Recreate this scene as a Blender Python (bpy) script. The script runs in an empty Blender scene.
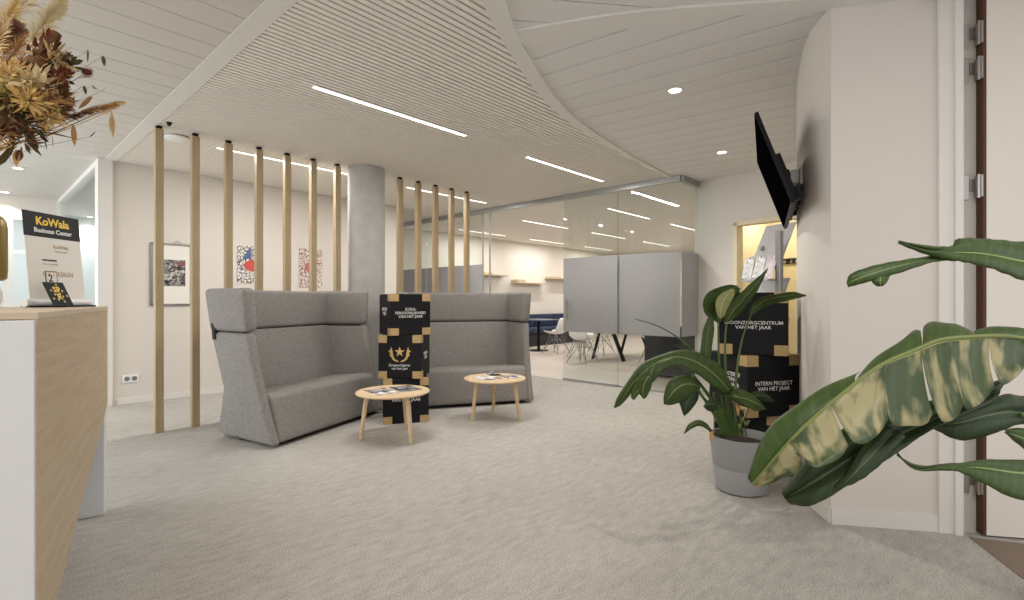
import bpy, bmesh, math, random
from mathutils import Vector, Matrix

random.seed(7)
PI = math.pi
SC = bpy.context.scene
COL = SC.collection
# ------------------------------------------------------------------ camera frame
FPX, CH = 505.0, 1.2                      # focal length in pixels (1024 wide), eye height
TH = math.radians(42.5)
F = Vector((math.cos(TH), math.sin(TH), 0)); R = Vector((math.sin(TH), -math.cos(TH), 0))
CEIL = 2.78


def at(px, py, d):
    """world point seen at a photo pixel, d metres along the viewing direction"""
    return F * d + R * ((px - 512) / FPX * d) + Vector((0, 0, CH + (300 - py) * d / FPX))


def gr(px, py, z=0.0):
    return at(px, py, FPX * (CH - z) / (py - 300))


# ------------------------------------------------------------------ materials
def lin(c):
    return tuple(((v / 255) / 12.92 if v / 255 <= 0.04045 else (((v / 255) + 0.055) / 1.055) ** 2.4) for v in c) + (1,)


class NT:
    def __init__(s, name):
        s.m = bpy.data.materials.new(name); s.m.use_nodes = True
        s.t = s.m.node_tree; s.n = s.t.nodes; s.l = s.t.links
        s.b = s.n['Principled BSDF']; s.out = s.n['Material Output']

    def new(s, typ, **kw):
        k = s.n.new(typ)
        for a, v in kw.items(): setattr(k, a, v)
        return k

    def link(s, a, b): s.l.new(a, b)

    def coord(s, kind='Object', scale=(1, 1, 1), rot=(0, 0, 0)):
        c = s.new('ShaderNodeTexCoord'); m = s.new('ShaderNodeMapping')
        m.inputs['Scale'].default_value = scale; m.inputs['Rotation'].default_value = rot
        s.link(c.outputs[kind], m.inputs['Vector']); return m.outputs['Vector']

    def noise(s, vec, scale, detail=4, rough=.55):
        k = s.new('ShaderNodeTexNoise'); k.inputs['Scale'].default_value = scale
        k.inputs['Detail'].default_value = detail; k.inputs['Roughness'].default_value = rough
        if vec: s.link(vec, k.inputs['Vector'])
        return k.outputs['Fac']

    def ramp(s, fac, stops):
        k = s.new('ShaderNodeValToRGB'); e = k.color_ramp.elements
        while len(e) < len(stops): e.new(.5)
        for i, (p, c) in enumerate(stops): e[i].position = p; e[i].color = lin(c)
        s.link(fac, k.inputs['Fac']); return k.outputs['Color']

    def mix(s, fac, a, b, mode='MIX'):
        k = s.new('ShaderNodeMix', data_type='RGBA', blend_type=mode)
        if isinstance(fac, (int, float)): k.inputs[0].default_value = fac
        else: s.link(fac, k.inputs[0])
        for i, v in ((6, a), (7, b)):
            if isinstance(v, tuple): k.inputs[i].default_value = v
            else: s.link(v, k.inputs[i])
        return k.outputs[2]

    def bump(s, h, strength=.3, dist=.01):
        k = s.new('ShaderNodeBump'); k.inputs['Strength'].default_value = strength
        k.inputs['Distance'].default_value = dist
        s.link(h, k.inputs['Height']); s.link(k.outputs['Normal'], s.b.inputs['Normal'])


def M_plain(name, col, rough=.6, metal=0, var=.04, scale=6, spec=.4, bump=0):
    s = NT(name); c = lin(col)
    v = s.noise(s.coord(), scale)
    lo = tuple(x * (1 - var) for x in c[:3]) + (1,); hi = tuple(min(1, x * (1 + var)) for x in c[:3]) + (1,)
    s.link(s.mix(v, lo, hi), s.b.inputs['Base Color'])
    s.b.inputs['Roughness'].default_value = rough; s.b.inputs['Metallic'].default_value = metal
    s.b.inputs['Specular IOR Level'].default_value = spec
    if bump: s.bump(s.noise(s.coord(), 160, 3), bump, .002)
    return s.m


def M_wood(name, c1, c2, axis='Z', rough=.5, ring=14):
    s = NT(name)
    sc = {'X': (1.2, ring, ring), 'Y': (ring, 1.2, ring), 'Z': (ring, ring, 1.2)}[axis]
    n = s.noise(s.coord('Object', sc), 1.6, 6, .62)
    n2 = s.noise(s.coord('Object', tuple(v * 6 for v in sc)), 2.0, 3)
    c = s.ramp(n, [(.3, c1), (.7, c2)])
    c = s.mix(.12, c, s.ramp(n2, [(.35, tuple(int(v * .7) for v in c1)), (.65, c2)]))
    s.link(c, s.b.inputs['Base Color']); s.b.inputs['Roughness'].default_value = rough
    s.b.inputs['Specular IOR Level'].default_value = .3
    s.bump(n2, .08, .002)
    return s.m


def M_emit(name, col, st):
    s = NT(name); s.b.inputs['Base Color'].default_value = lin(col)
    s.b.inputs['Emission Color'].default_value = lin(col); s.b.inputs['Emission Strength'].default_value = st
    return s.m


def M_glass(name, tint=(246, 249, 248), refl=.045):
    s = NT(name)
    t = s.new('ShaderNodeBsdfTransparent'); t.inputs['Color'].default_value = lin(tint)
    g = s.new('ShaderNodeBsdfGlossy'); g.inputs['Roughness'].default_value = .03
    mx = s.new('ShaderNodeMixShader'); mx.inputs[0].default_value = refl
    s.link(t.outputs[0], mx.inputs[1]); s.link(g.outputs[0], mx.inputs[2]); s.link(mx.outputs[0], s.out.inputs['Surface'])
    return s.m


def M_film(name):
    s = NT(name)
    t = s.new('ShaderNodeBsdfTransparent'); t.inputs['Color'].default_value = lin((225, 226, 228))
    d = s.new('ShaderNodeBsdfDiffuse'); tr = s.new('ShaderNodeBsdfTranslucent')
    v = s.noise(s.coord('Object'), .55, 1)
    c = s.ramp(v, [(.42, (186, 185, 185)), (.58, (198, 197, 197))])
    s.link(c, d.inputs['Color']); s.link(c, tr.inputs['Color'])
    m1 = s.new('ShaderNodeMixShader'); m1.inputs[0].default_value = .5
    s.link(d.outputs[0], m1.inputs[1]); s.link(tr.outputs[0], m1.inputs[2])
    m2 = s.new('ShaderNodeMixShader'); m2.inputs[0].default_value = .14
    s.link(m1.outputs[0], m2.inputs[1]); s.link(t.outputs[0], m2.inputs[2]); s.link(m2.outputs[0], s.out.inputs['Surface'])
    return s.m


def M_carpet():
    s = NT('carpet_grey')
    v = s.coord('Object')
    n1 = s.noise(v, 1.1, 4, .6); n2 = s.noise(s.coord('Object', (1, 2.6, 1), (0, 0, .4)), 9, 5, .7); n3 = s.noise(v, 150, 2, .7)
    base = s.ramp(n1, [(.32, (146, 142, 136)), (.66, (182, 178, 172))])
    c = s.mix(.55, base, s.ramp(n2, [(.33, (126, 122, 117)), (.65, (198, 194, 188))]))
    c = s.mix(.5, c, s.ramp(n3, [(.3, (112, 107, 100)), (.7, (226, 221, 212))]))
    s.link(c, s.b.inputs['Base Color']); s.b.inputs['Roughness'].default_value = .95
    s.b.inputs['Specular IOR Level'].default_value = .1
    s.bump(n3, .55, .006)
    return s.m


def M_fabric(name, c1, c2):
    s = NT(name)
    w1 = s.noise(s.coord('Object', (22, 22, 130)), 2, 3); w2 = s.noise(s.coord('Object', (150, 150, 30)), 2, 3)
    a = s.mix(.5, s.ramp(w1, [(.3, c1), (.7, c2)]), s.ramp(w2, [(.3, c1), (.7, c2)]))
    s.link(a, s.b.inputs['Base Color']); s.b.inputs['Roughness'].default_value = .95
    s.b.inputs['Specular IOR Level'].default_value = .15
    s.bump(w1, .25, .002)
    return s.m


def M_planks():
    s = NT('pale_oak_floor')
    br = s.new('ShaderNodeTexBrick'); br.inputs['Scale'].default_value = 1
    for k, v in (('Mortar Size', .002), ('Brick Width', 1.6), ('Row Height', .19)): br.inputs[k].default_value = v
    br.inputs['Color1'].default_value = lin((206, 194, 182)); br.inputs['Color2'].default_value = lin((190, 178, 166))
    br.inputs['Mortar'].default_value = lin((150, 140, 130))
    s.link(s.coord('Object', (1, 1, 1), (0, 0, PI / 2)), br.inputs['Vector'])
    n = s.noise(s.coord('Object', (14, 1.5, 1)), 2, 5)
    c = s.mix(.35, br.outputs['Color'], s.ramp(n, [(.3, (176, 162, 150)), (.7, (222, 212, 202))]))
    s.link(c, s.b.inputs['Base Color']); s.b.inputs['Roughness'].default_value = .45
    return s.m


def M_leaf(name, dark, light, vein, sheen=None, rough=.45):
    s = NT(name)
    uv = s.coord('UV', (1, 1, 1))
    w = s.new('ShaderNodeTexWave', wave_type='BANDS', bands_direction='X')
    w.inputs['Scale'].default_value = 7; w.inputs['Distortion'].default_value = .6; w.inputs['Detail'].default_value = 1
    s.link(uv, w.inputs['Vector'])
    n = s.noise(s.coord('UV', (4, 1.2, 1)), 2.2, 4)
    c = s.mix(n, lin(dark), lin(light))
    if sheen:  # pale blotches painting light reflected by the blade
        pn = s.noise(s.coord('UV', (9, 1.4, 1)), 1.6, 3, .5)
        k = s.new('ShaderNodeMapRange'); k.inputs[1].default_value = .47; k.inputs[2].default_value = .6
        s.link(pn, k.inputs[0]); c = s.mix(k.outputs[0], c, lin(sheen))
    c = s.mix(s.ramp(w.outputs['Fac'], [(.0, (0, 0, 0)), (.55, (0, 0, 0)), (1, (70, 70, 70))]), c, lin(vein))
    # pale midrib at v=0.5
    sx = s.new('ShaderNodeSeparateXYZ'); s.link(uv, sx.inputs[0])
    d = s.new('ShaderNodeMath', operation='SUBTRACT'); s.link(sx.outputs['Y'], d.inputs[0]); d.inputs[1].default_value = .5
    ab = s.new('ShaderNodeMath', operation='ABSOLUTE'); s.link(d.outputs[0], ab.inputs[0])
    lt = s.new('ShaderNodeMath', operation='LESS_THAN'); s.link(ab.outputs[0], lt.inputs[0]); lt.inputs[1].default_value = .022
    c = s.mix(lt.outputs[0], c, lin(vein))
    s.link(c, s.b.inputs['Base Color']); s.b.inputs['Roughness'].default_value = rough
    s.b.inputs['Specular IOR Level'].default_value = .3
    s.bump(w.outputs['Fac'], .07, .003)
    return s.m


def M_collage(name, cols, scale=14, bg=None):
    s = NT(name)
    v = s.new('ShaderNodeTexVoronoi'); v.inputs['Scale'].default_value = scale
    s.link(s.coord('Object'), v.inputs['Vector'])
    bw = s.new('ShaderNodeRGBToBW'); s.link(v.outputs['Color'], bw.inputs[0])
    n = len(cols)
    c = s.ramp(bw.outputs[0], [(.18 + .64 * i / max(1, n - 1), cc) for i, cc in enumerate(cols)])
    s.link(c, s.b.inputs['Base Color']); s.b.inputs['Roughness'].default_value = .6
    return s.m


def M_doodle(name, ink, paper, scale=30):
    s = NT(name)
    v = s.new('ShaderNodeTexVoronoi', feature='DISTANCE_TO_EDGE'); v.inputs['Scale'].default_value = scale
    n = s.noise(s.coord('Object'), 12, 3)
    ad = s.new('ShaderNodeVectorMath', operation='ADD'); s.link(s.coord('Object'), ad.inputs[0])
    cmb = s.new('ShaderNodeCombineXYZ'); 
    for k in range(3): s.link(n, cmb.inputs[k])
    sc = s.new('ShaderNodeVectorMath', operation='SCALE'); s.link(cmb.outputs[0], sc.inputs[0]); sc.inputs['Scale'].default_value = .12
    s.link(sc.outputs[0], ad.inputs[1]); s.link(ad.outputs[0], v.inputs['Vector'])
    c = s.ramp(v.outputs['Distance'], [(.05, ink), (.13, paper)])
    s.link(c, s.b.inputs['Base Color']); s.b.inputs['Roughness'].default_value = .7
    return s.m


WALL = M_plain('painted_wall', (216, 209, 201), .9, var=.015, scale=2, spec=.15, bump=.08)
CEILM = M_plain('white_metal_panel', (208, 203, 196), .55, var=.015, scale=1.5, spec=.35)
CEILE = M_plain('lightened_entrance_panel', (222, 219, 215), .6, var=.015, scale=1.5, spec=.35)  # same white panels, colour lightened to make up for weak light there
SLATM = M_plain('white_slat', (236, 230, 220), .6, var=.01, spec=.3)
TRIMM = M_plain('white_trim', (222, 219, 213), .5, var=.01)
DARKV = M_plain('dark_plenum', (66, 64, 62), .95, var=.02)
CARPET = M_carpet()
PLANK = M_planks()
MAT_VINYL = M_plain('entrance_vinyl', (128, 112, 99), .7, var=.1, scale=30)
CONC = M_plain('raw_concrete', (178, 174, 170), .85, var=.16, scale=9, spec=.2, bump=.3)
POSTW = M_wood('oak_post', (158, 138, 106), (184, 164, 130), 'Z')
OAK = M_wood('oak_table', (206, 178, 140), (222, 197, 160), 'X')
OAKP = M_wood('oak_counter_front', (172, 152, 124), (196, 177, 150), 'Y', ring=20)
OAKT = M_wood('oak_counter_top', (190, 172, 148), (206, 190, 168), 'Y', ring=20)
LAM = M_plain('white_laminate', (222, 222, 222), .35, var=.01)
FAB = M_fabric('grey_weave', (102, 98, 94), (162, 157, 152))
SEAM = M_plain('seam_shadow', (58, 55, 53), .95, var=.05)  # dark tone painting the shade in the grooves between cushions
FABN = M_fabric('navy_upholstery', (44, 52, 72), (66, 76, 100))
BLACKP = M_plain('black_plastic', (16, 16, 17), .5, var=.1, spec=.2)
BLACKC = M_plain('black_cardboard', (20, 20, 24), .6, var=.2, scale=14, spec=.25)
KRAFT = M_plain('kraft_tape', (186, 158, 112), .5, var=.12, scale=25)
INKW = M_plain('white_ink', (232, 230, 226), .6, var=.01)
INKG = M_plain('gold_ink', (206, 172, 110), .5, var=.03)
INKY = M_plain('yellow_ink', (240, 206, 70), .5, var=.02)
INKD = M_plain('dark_ink', (22, 20, 20), .6, var=.02)
INKT = M_plain('tan_ink', (196, 170, 130), .6, var=.02)
GREYM = M_plain('grey_metal', (150, 149, 148), .35, .8, var=.03)
STEEL = M_plain('brushed_steel', (176, 172, 166), .3, .9, var=.04)
ALU = M_plain('aluminium_frame', (168, 168, 167), .4, .5, var=.02)
GLASS = M_glass('clear_glass')
FILM = M_film('frosted_film')
SCREEN = M_plain('tv_screen', (5, 5, 6), .6, var=.02, spec=.0)
DOORB = M_plain('brown_door_edge', (84, 52, 36), .6, var=.15, scale=20)
DOORM = M_plain('cream_door', (226, 219, 208), .6, var=.01)
YELW = M_plain('yellow_wall', (236, 222, 184), .9, var=.02)
POTM = M_plain('grey_pot', (150, 149, 149), .7, var=.04, scale=12)
SOIL = M_plain('soil', (52, 40, 32), .95, var=.4, scale=50)
STEMG = M_plain('green_stem', (76, 100, 48), .5, var=.15, scale=10)
WHITEP = M_plain('white_plastic', (234, 233, 230), .4, var=.01)
PAPER = M_plain('paper', (232, 228, 220), .7, var=.02)
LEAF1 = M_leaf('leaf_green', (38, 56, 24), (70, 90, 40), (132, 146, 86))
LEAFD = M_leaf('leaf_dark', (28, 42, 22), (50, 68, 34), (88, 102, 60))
LEAFP = M_leaf('leaf_sheen', (44, 58, 34), (72, 86, 50), (140, 140, 96), sheen=(148, 140, 102))  # glossy reflections on the big leaf are put into its colour
LEAFY = M_leaf('leaf_pale', (96, 112, 60), (168, 164, 112), (196, 190, 140))
EMIT = M_emit('lamp_diffuser', (255, 250, 242), 3)
EMITD = M_emit('downlight_glow', (255, 240, 215), 14)
EMITR = M_emit('room_lamp_diffuser', (255, 252, 248), 3)
GOLDV = M_plain('olive_gold_glaze', (128, 108, 48), .3, .3, var=.1)
BOTT = M_plain('white_stone', (222, 220, 216), .4, var=.05)
CARD = M_plain('dark_green_card', (16, 28, 22), .6, var=.1, spec=.2)
DARKCAB = M_plain('anthracite_panel', (58, 58, 60), .6, var=.04)


# ------------------------------------------------------------------ mesh helpers
def mesh(name, bm, mat, parent=None, smooth=False, matrix=None):
    me = bpy.data.meshes.new(name)
    bmesh.ops.recalc_face_normals(bm, faces=bm.faces[:])
    bm.to_mesh(me); bm.free()
    for m in (mat if isinstance(mat, list) else [mat]): me.materials.append(m)
    if smooth:
        for p in me.polygons: p.use_smooth = True
        try: me.set_sharp_from_angle(angle=math.radians(42))
        except Exception: pass
    o = bpy.data.objects.new(name, me); COL.objects.link(o)
    if parent is not None: o.parent = parent
    if matrix is not None: o.matrix_local = matrix
    return o


def tag(o, label=None, cat=None, group=None, kind=None):
    if label: o['label'] = label
    if cat: o['category'] = cat
    if group: o['group'] = group
    if kind: o['kind'] = kind
    return o


def thing(name, loc, rz, label, cat, group=None):
    o = bpy.data.objects.new(name, None); COL.objects.link(o)
    o.empty_display_size = .1
    o.location = loc; o.rotation_euler = (0, 0, rz)
    return tag(o, label, cat, group)


def struct(name, bm, mat, parent=None, smooth=False):
    o = mesh(name, bm, mat, parent, smooth); o['kind'] = 'structure'; return o


def copy_tree(o, parent=None):
    c = o.copy(); COL.objects.link(c)
    if parent is not None: c.parent = parent
    for ch in list(o.children): copy_tree(ch, c)
    return c


def bx(bm, x0, x1, y0, y1, z0, z1, bev=0, seg=2):
    r = bmesh.ops.create_cube(bm, size=1)
    vs = r['verts']
    bmesh.ops.scale(bm, vec=(x1 - x0, y1 - y0, z1 - z0), verts=vs)
    bmesh.ops.translate(bm, vec=((x0 + x1) / 2, (y0 + y1) / 2, (z0 + z1) / 2), verts=vs)
    if bev:
        es = list({e for v in vs for e in v.link_edges})
        bmesh.ops.bevel(bm, geom=es, offset=bev, segments=seg, profile=.5, affect='EDGES')
    return bm


def B(*a, bev=0, seg=2):
    return bx(bmesh.new(), *a, bev=bev, seg=seg)


def prism(poly, h, bm=None, z0=0, bev=0, seg=3):
    """2-D polygon in xy extruded from z0 up by h"""
    bm = bm or bmesh.new()
    vs = [bm.verts.new((x, y, z0)) for x, y in poly]
    f = bm.faces.new(vs)
    r = bmesh.ops.extrude_face_region(bm, geom=[f])
    nv = [g for g in r['geom'] if isinstance(g, bmesh.types.BMVert)]
    bmesh.ops.translate(bm, vec=(0, 0, h), verts=nv)
    if bev:
        es = list({e for v in vs + nv for e in v.link_edges})
        bmesh.ops.bevel(bm, geom=es, offset=bev, segments=seg, profile=.5, affect='EDGES')
    return bm


def profile_x(poly, x0, x1, bev=0, seg=3):
    """(y,z) profile extruded along x"""
    bm = prism(poly, x1 - x0, bev=bev, seg=seg)
    m = Matrix(((0, 0, 1, x0), (1, 0, 0, 0), (0, 1, 0, 0), (0, 0, 0, 1)))
    bmesh.ops.transform(bm, matrix=m, verts=bm.verts[:])
    return bm


def catmull(pts, n):
    P = [Vector(p) for p in pts]
    if len(P) == 2: return [P[0].lerp(P[1], i / n) for i in range(n + 1)]
    P = [2 * P[0] - P[1]] + P + [2 * P[-1] - P[-2]]
    segs = len(P) - 3; out = []
    for i in range(n + 1):
        u = i / n * segs; k = min(int(u), segs - 1); t = u - k
        a, b, c, d = P[k:k + 4]
        out.append(.5 * ((2 * b) + (c - a) * t + (2 * a - 5 * b + 4 * c - d) * t * t + (3 * b - a - 3 * c + d) * t ** 3))
    return out


def tube(bm, pts, rad, sides=8, smooth_n=0, cap=True):
    P = catmull(pts, smooth_n) if smooth_n else [Vector(p) for p in pts]
    n = len(P); rings = []
    up = Vector((0, 0, 1))
    for i, p in enumerate(P):
        d = (P[min(i + 1, n - 1)] - P[max(i - 1, 0)]).normalized()
        a = d.cross(up)
        if a.length < 1e-3: a = d.cross(Vector((1, 0, 0)))
        a.normalize(); b = d.cross(a)
        if isinstance(rad, (list, tuple)):
            u = i / (n - 1) * (len(rad) - 1); k = min(int(u), len(rad) - 2); r = rad[k] + (rad[k + 1] - rad[k]) * (u - k)
        else: r = rad
        rings.append([bm.verts.new(p + a * (r * math.cos(2 * PI * j / sides)) + b * (r * math.sin(2 * PI * j / sides))) for j in range(sides)])
    for q, w in zip(rings, rings[1:]):
        for j in range(sides): bm.faces.new((q[j], q[(j + 1) % sides], w[(j + 1) % sides], w[j]))
    if cap:
        bm.faces.new(rings[0][::-1]); bm.faces.new(rings[-1])
    return bm


def T(pts, rad, **k):
    return tube(bmesh.new(), pts, rad, **k)


def lathe(prof, n=40, bm=None, c=(0, 0, 0)):
    """(r,z) profile round z"""
    bm = bm or bmesh.new(); rings = []
    for r, z in prof:
        if r < 1e-6: rings.append([bm.verts.new((c[0], c[1], c[2] + z))])
        else: rings.append([bm.verts.new((c[0] + r * math.cos(2 * PI * j / n), c[1] + r * math.sin(2 * PI * j / n), c[2] + z)) for j in range(n)])
    for a, b in zip(rings, rings[1:]):
        for j in range(n):
            k = (j + 1) % n
            if len(a) == 1 and len(b) == 1: continue
            if len(a) == 1: bm.faces.new((a[0], b[j], b[k]))
            elif len(b) == 1: bm.faces.new((a[j], a[k], b[0]))
            else: bm.faces.new((a[j], a[k], b[k], b[j]))
    return bm


def ball(bm, c, r, sc=(1, 1, 1), seg=12):
    v = bmesh.ops.create_uvsphere(bm, u_segments=seg, v_segments=max(6, seg // 2), radius=r)['verts']
    bmesh.ops.scale(bm, vec=sc, verts=v); bmesh.ops.translate(bm, vec=c, verts=v)
    return bm


def ribbon(inner, outer, z0, z1):
    """slab between two polylines in plan"""
    bm = bmesh.new(); n = len(inner)
    def row(z): return [(bm.verts.new((*a[:2], z)), bm.verts.new((*b[:2], z))) for a, b in zip(inner, outer)]
    lo, hi = row(z0), row(z1)
    for i in range(n - 1):
        bm.faces.new((lo[i][0], lo[i][1], lo[i + 1][1], lo[i + 1][0]))
        bm.faces.new((hi[i][0], hi[i + 1][0], hi[i + 1][1], hi[i][1]))
        for k in (0, 1): bm.faces.new((lo[i][k], lo[i + 1][k], hi[i + 1][k], hi[i][k]))
    for i in (0, n - 1): bm.faces.new((lo[i][0], hi[i][0], hi[i][1], lo[i][1]))
    return bm


def strips(poly, ang, pitch, gap, z0, th, off=0.0):
    """a plan polygon cut into parallel boards with open joints, each th thick"""
    bm = bmesh.new()
    ca, sa = math.cos(-ang), math.sin(-ang)
    rot = [(x * ca - y * sa, x * sa + y * ca) for x, y in poly]
    src = bmesh.new()
    f = src.faces.new([src.verts.new((x, y, 0)) for x, y in rot])
    bmesh.ops.triangulate(src, faces=[f])
    ymin = min(p[1] for p in rot); ymax = max(p[1] for p in rot)
    k = math.floor((ymin - off) / pitch)
    full = Matrix.Rotation(ang, 4, 'Z')
    while off + k * pitch < ymax:
        a, b = off + k * pitch + gap / 2, off + (k + 1) * pitch - gap / 2
        t = src.copy()
        bmesh.ops.bisect_plane(t, geom=t.verts[:] + t.edges[:] + t.faces[:], plane_co=(0, a, 0), plane_no=(0, -1, 0), clear_outer=True)
        if t.verts:
            bmesh.ops.bisect_plane(t, geom=t.verts[:] + t.edges[:] + t.faces[:], plane_co=(0, b, 0), plane_no=(0, 1, 0), clear_outer=True)
        if t.faces:
            bmesh.ops.remove_doubles(t, verts=t.verts[:], dist=1e-5)
            r = bmesh.ops.extrude_face_region(t, geom=t.faces[:])
            bmesh.ops.translate(t, vec=(0, 0, th), verts=[g for g in r['geom'] if isinstance(g, bmesh.types.BMVert)])
            bmesh.ops.translate(t, vec=(0, 0, z0), verts=t.verts[:])
            bmesh.ops.transform(t, matrix=full, verts=t.verts[:])
            me = bpy.data.meshes.new('tmp'); t.to_mesh(me); bm.from_mesh(me); bpy.data.meshes.remove(me)
        t.free(); k += 1
    src.free()
    return bm


def text(name, body, size, mat, parent, matrix, bold=.0, spacing=1.0, align='CENTER', line=1.0):
    cu = bpy.data.curves.new(name, 'FONT'); cu.body = body; cu.size = size
    cu.align_x = align; cu.align_y = 'CENTER'; cu.extrude = .0004; cu.offset = bold
    cu.space_character = spacing; cu.space_line = line; cu.resolution_u = 2
    tmp = bpy.data.objects.new(name + '_tmp', cu); COL.objects.link(tmp)
    dg = bpy.context.evaluated_depsgraph_get(); dg.update()
    me = bpy.data.meshes.new_from_object(tmp.evaluated_get(dg))
    bpy.data.objects.remove(tmp); bpy.data.curves.remove(cu)
    me.name = name; me.materials.clear(); me.materials.append(mat)
    o = bpy.data.objects.new(name, me); COL.objects.link(o)
    o.parent = parent; o.matrix_local = matrix
    return o


def face_matrix(origin, xdir, ydir):
    x = Vector(xdir).normalized(); y = Vector(ydir).normalized(); z = x.cross(y)
    return Matrix(((x.x, y.x, z.x, origin[0]), (x.y, y.y, z.y, origin[1]), (x.z, y.z, z.z, origin[2]), (0, 0, 0, 1)))


def rot2(x, y, a):
    return (x * math.cos(a) - y * math.sin(a), x * math.sin(a) + y * math.cos(a))


# ------------------------------------------------------------------ setting: floors, walls, ceilings
GX = 6.15                                         # glass wall plane
BY = 7.22                                         # wall behind the posts
bm = bmesh.new(); bx(bm, -3.2, GX, -3.0, 11.0, -.1, 0); bx(bm, GX, 9.0, -3.0, 2.74, -.1, 0)
struct('floor', bm, CARPET)
struct('floor_meeting_room', B(GX, 16, 2.74, 9.3, -.1, 0.001), PLANK)
struct('floor_entrance', prism([(3.44, .02), (3.09, -.15), (2.5, -1.0), (2.5, -2.6), (4.6, -2.6)], .004), MAT_VINYL)

struct('wall_back', B(1.15, 5.12, BY, BY + .14, 0, CEIL + .1), WALL)
struct('baseboard_back', B(1.2, 5.12, BY - .012, BY, 0, .07), TRIMM)
struct('trim_1', B(1.03, 1.16, BY - .03, BY + .16, 0, CEIL), TRIMM)

# corridor beyond the reception: glass partition and glazed door
bm = B(1.06, 1.075, BY + .16, 10.7, .08, CEIL - .06)
w1 = struct('window_1', bm, GLASS)
bm = bmesh.new()
bx(bm, 1.03, 1.11, BY + .16, 10.75, CEIL - .06, CEIL); bx(bm, 1.03, 1.11, BY + .16, 10.75, 0, .08); bx(bm, 1.02, 1.12, 10.66, 10.76, 0, CEIL)
struct('window_frame', bm, TRIMM, w1)
d2 = struct('door_2', B(.25, .98, 10.72, 10.735, .05, 2.44), GLASS)
bm = bmesh.new()
for x0, x1 in ((-.2, -.12), (.44, .53), (.94, 1.02)): bx(bm, x0, x1, 10.685, 10.755, 0, 2.42)
bx(bm, -.2, 1.02, 10.68, 10.76, 2.42, 2.5)
struct('door_frame', bm, TRIMM, d2)
struct('wall_corridor', B(-3.2, 4.9, 12.6, 12.7, 0, CEIL), M_plain('pale_blue_wall', (224, 229, 230), .8, var=.02, scale=2))
struct('wall_corridor_head', B(-3.2, 1.1, 10.69, 10.75, 2.5, CEIL), WALL)
struct('floor_corridor', B(-3.2, 5.1, 11.0, 12.7, -.1, 0), PLANK)
struct('wall_side_room', B(3.3, 3.4, BY + .16, 12.6, 0, CEIL), M_plain('pale_room_wall', (218, 224, 226), .8, var=.02, scale=2))

# assumed window, unseen beyond the reception, added to go with the daylight lamp
w9 = bmesh.new()
for y in (3.95, 5.25, 6.6, 7.9, 9.3): bx(w9, -3.2, -3.12, y, y + .07, .1, CEIL)
bx(w9, -3.2, -3.12, 3.95, 9.37, .1, .2); bx(w9, -3.2, -3.12, 3.95, 9.37, CEIL - .1, CEIL)
w2 = struct('assumed_window', w9, TRIMM)
struct('assumed_window_pane', B(-3.17, -3.16, 4.0, 9.3, .15, CEIL - .05), GLASS, w2)
struct('wall_reception', B(-3.25, -3.12, -3.0, 3.95, 0, CEIL), WALL)

# ceilings
INNER = [(-1.6, -1.2), (-.4, .1), (.5, .95), (1.25, 1.5), (1.858, 1.909), (2.081, 2.04), (2.479, 2.236), (2.872, 2.41), (3.39, 2.582), (4.057, 2.71), (4.889, 2.80), (5.6, 2.86), (6.2, 2.92)]
OUTER = [(-1.4, -1.35), (-.25, -.05), (.62, .82), (1.34, 1.38), (1.929, 1.812), (2.211, 1.984), (2.506, 2.132), (3.063, 2.375), (3.74, 2.575), (4.79, 2.735), (5.5, 2.80), (6.163, 2.85), (6.3, 2.86)]
I3 = catmull([(x, y, 0) for x, y in INNER], 48); O3 = catmull([(x, y, 0) for x, y in OUTER], 48)
MID = [((a.x + b.x) / 2, (a.y + b.y) / 2) for a, b in zip(I3, O3)]
# slatted part
mid_r = [p for p in MID if p[0] > 1.18]
y_at = lambda x: min(MID, key=lambda p: abs(p[0] - x))[1]
slat_poly = [(1.18, y_at(1.18))] + mid_r + [(GX, 2.9), (GX, 8.8), (5.0, 8.8), (5.0, BY + .05), (1.18, BY + .05)]
struct('ceiling_slats', strips(slat_poly, 0, .05, .017, CEIL, .03, .012), SLATM)
struct('ceiling_void', B(1.1, GX, 1.0, 8.8, CEIL + .07, CEIL + .1), DARKV)
struct('trim_2', ribbon(I3, O3, CEIL - .014, CEIL + .05), TRIMM, None)
struct('trim_3', B(1.085, 1.2, -3, BY, CEIL - .003, CEIL + .05), TRIMM)
# plank ceiling above the reception
struct('ceiling_reception', strips([(-3.2, -3), (1.1, -3), (1.1, BY + .1), (1.1, 12.6), (-3.2, 12.6)], 0, .231, .006, CEIL, .03, .02), CEILM)
struct('ceiling_void_reception', B(-3.2, 1.1, -3, 12.6, CEIL + .06, CEIL + .08), DARKV)
struct('ceiling_side_room', B(1.1, 5.0, BY + .14, 12.6, CEIL, CEIL + .03), CEILM)
# fanned plank ceilings on the entrance side
outr = [(p.x, p.y) for p in O3]
seg_b = [((a.x + b.x) / 2, (a.y + b.y) / 2) for a, b in zip(I3, O3) if (a.x + b.x) / 2 > 2.22]
pl = seg_b + [(6.75, 2.9), (6.8, .4), (5, .2), (3.3, .2), (2.95, .85), (2.55, 1.43)]
struct('ceiling_entrance', strips(pl, math.radians(97.1), .235, .011, CEIL, .03, .03), CEILE)
seg_a = [((a.x + b.x) / 2, (a.y + b.y) / 2) for a, b in zip(I3, O3) if (a.x + b.x) / 2 < 2.3]
pl2 = seg_a + [(2.55, 1.43), (2.9, .85), (3.3, .2), (4.6, -2.2), (3.5, -3), (-1.6, -3)]
struct('ceiling_foyer', strips(pl2, math.radians(-40), .22, .010, CEIL, .03, 2.827), CEILE)
struct('ceiling_void_entrance', B(-1.5, 6.8, -3, 2.9, CEIL + .06, CEIL + .08), DARKV)
U = [(2.18, 1.99, 0), (2.45, 1.427, 0), (2.79, .918, 0), (3.25, .3, 0)]
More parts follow.
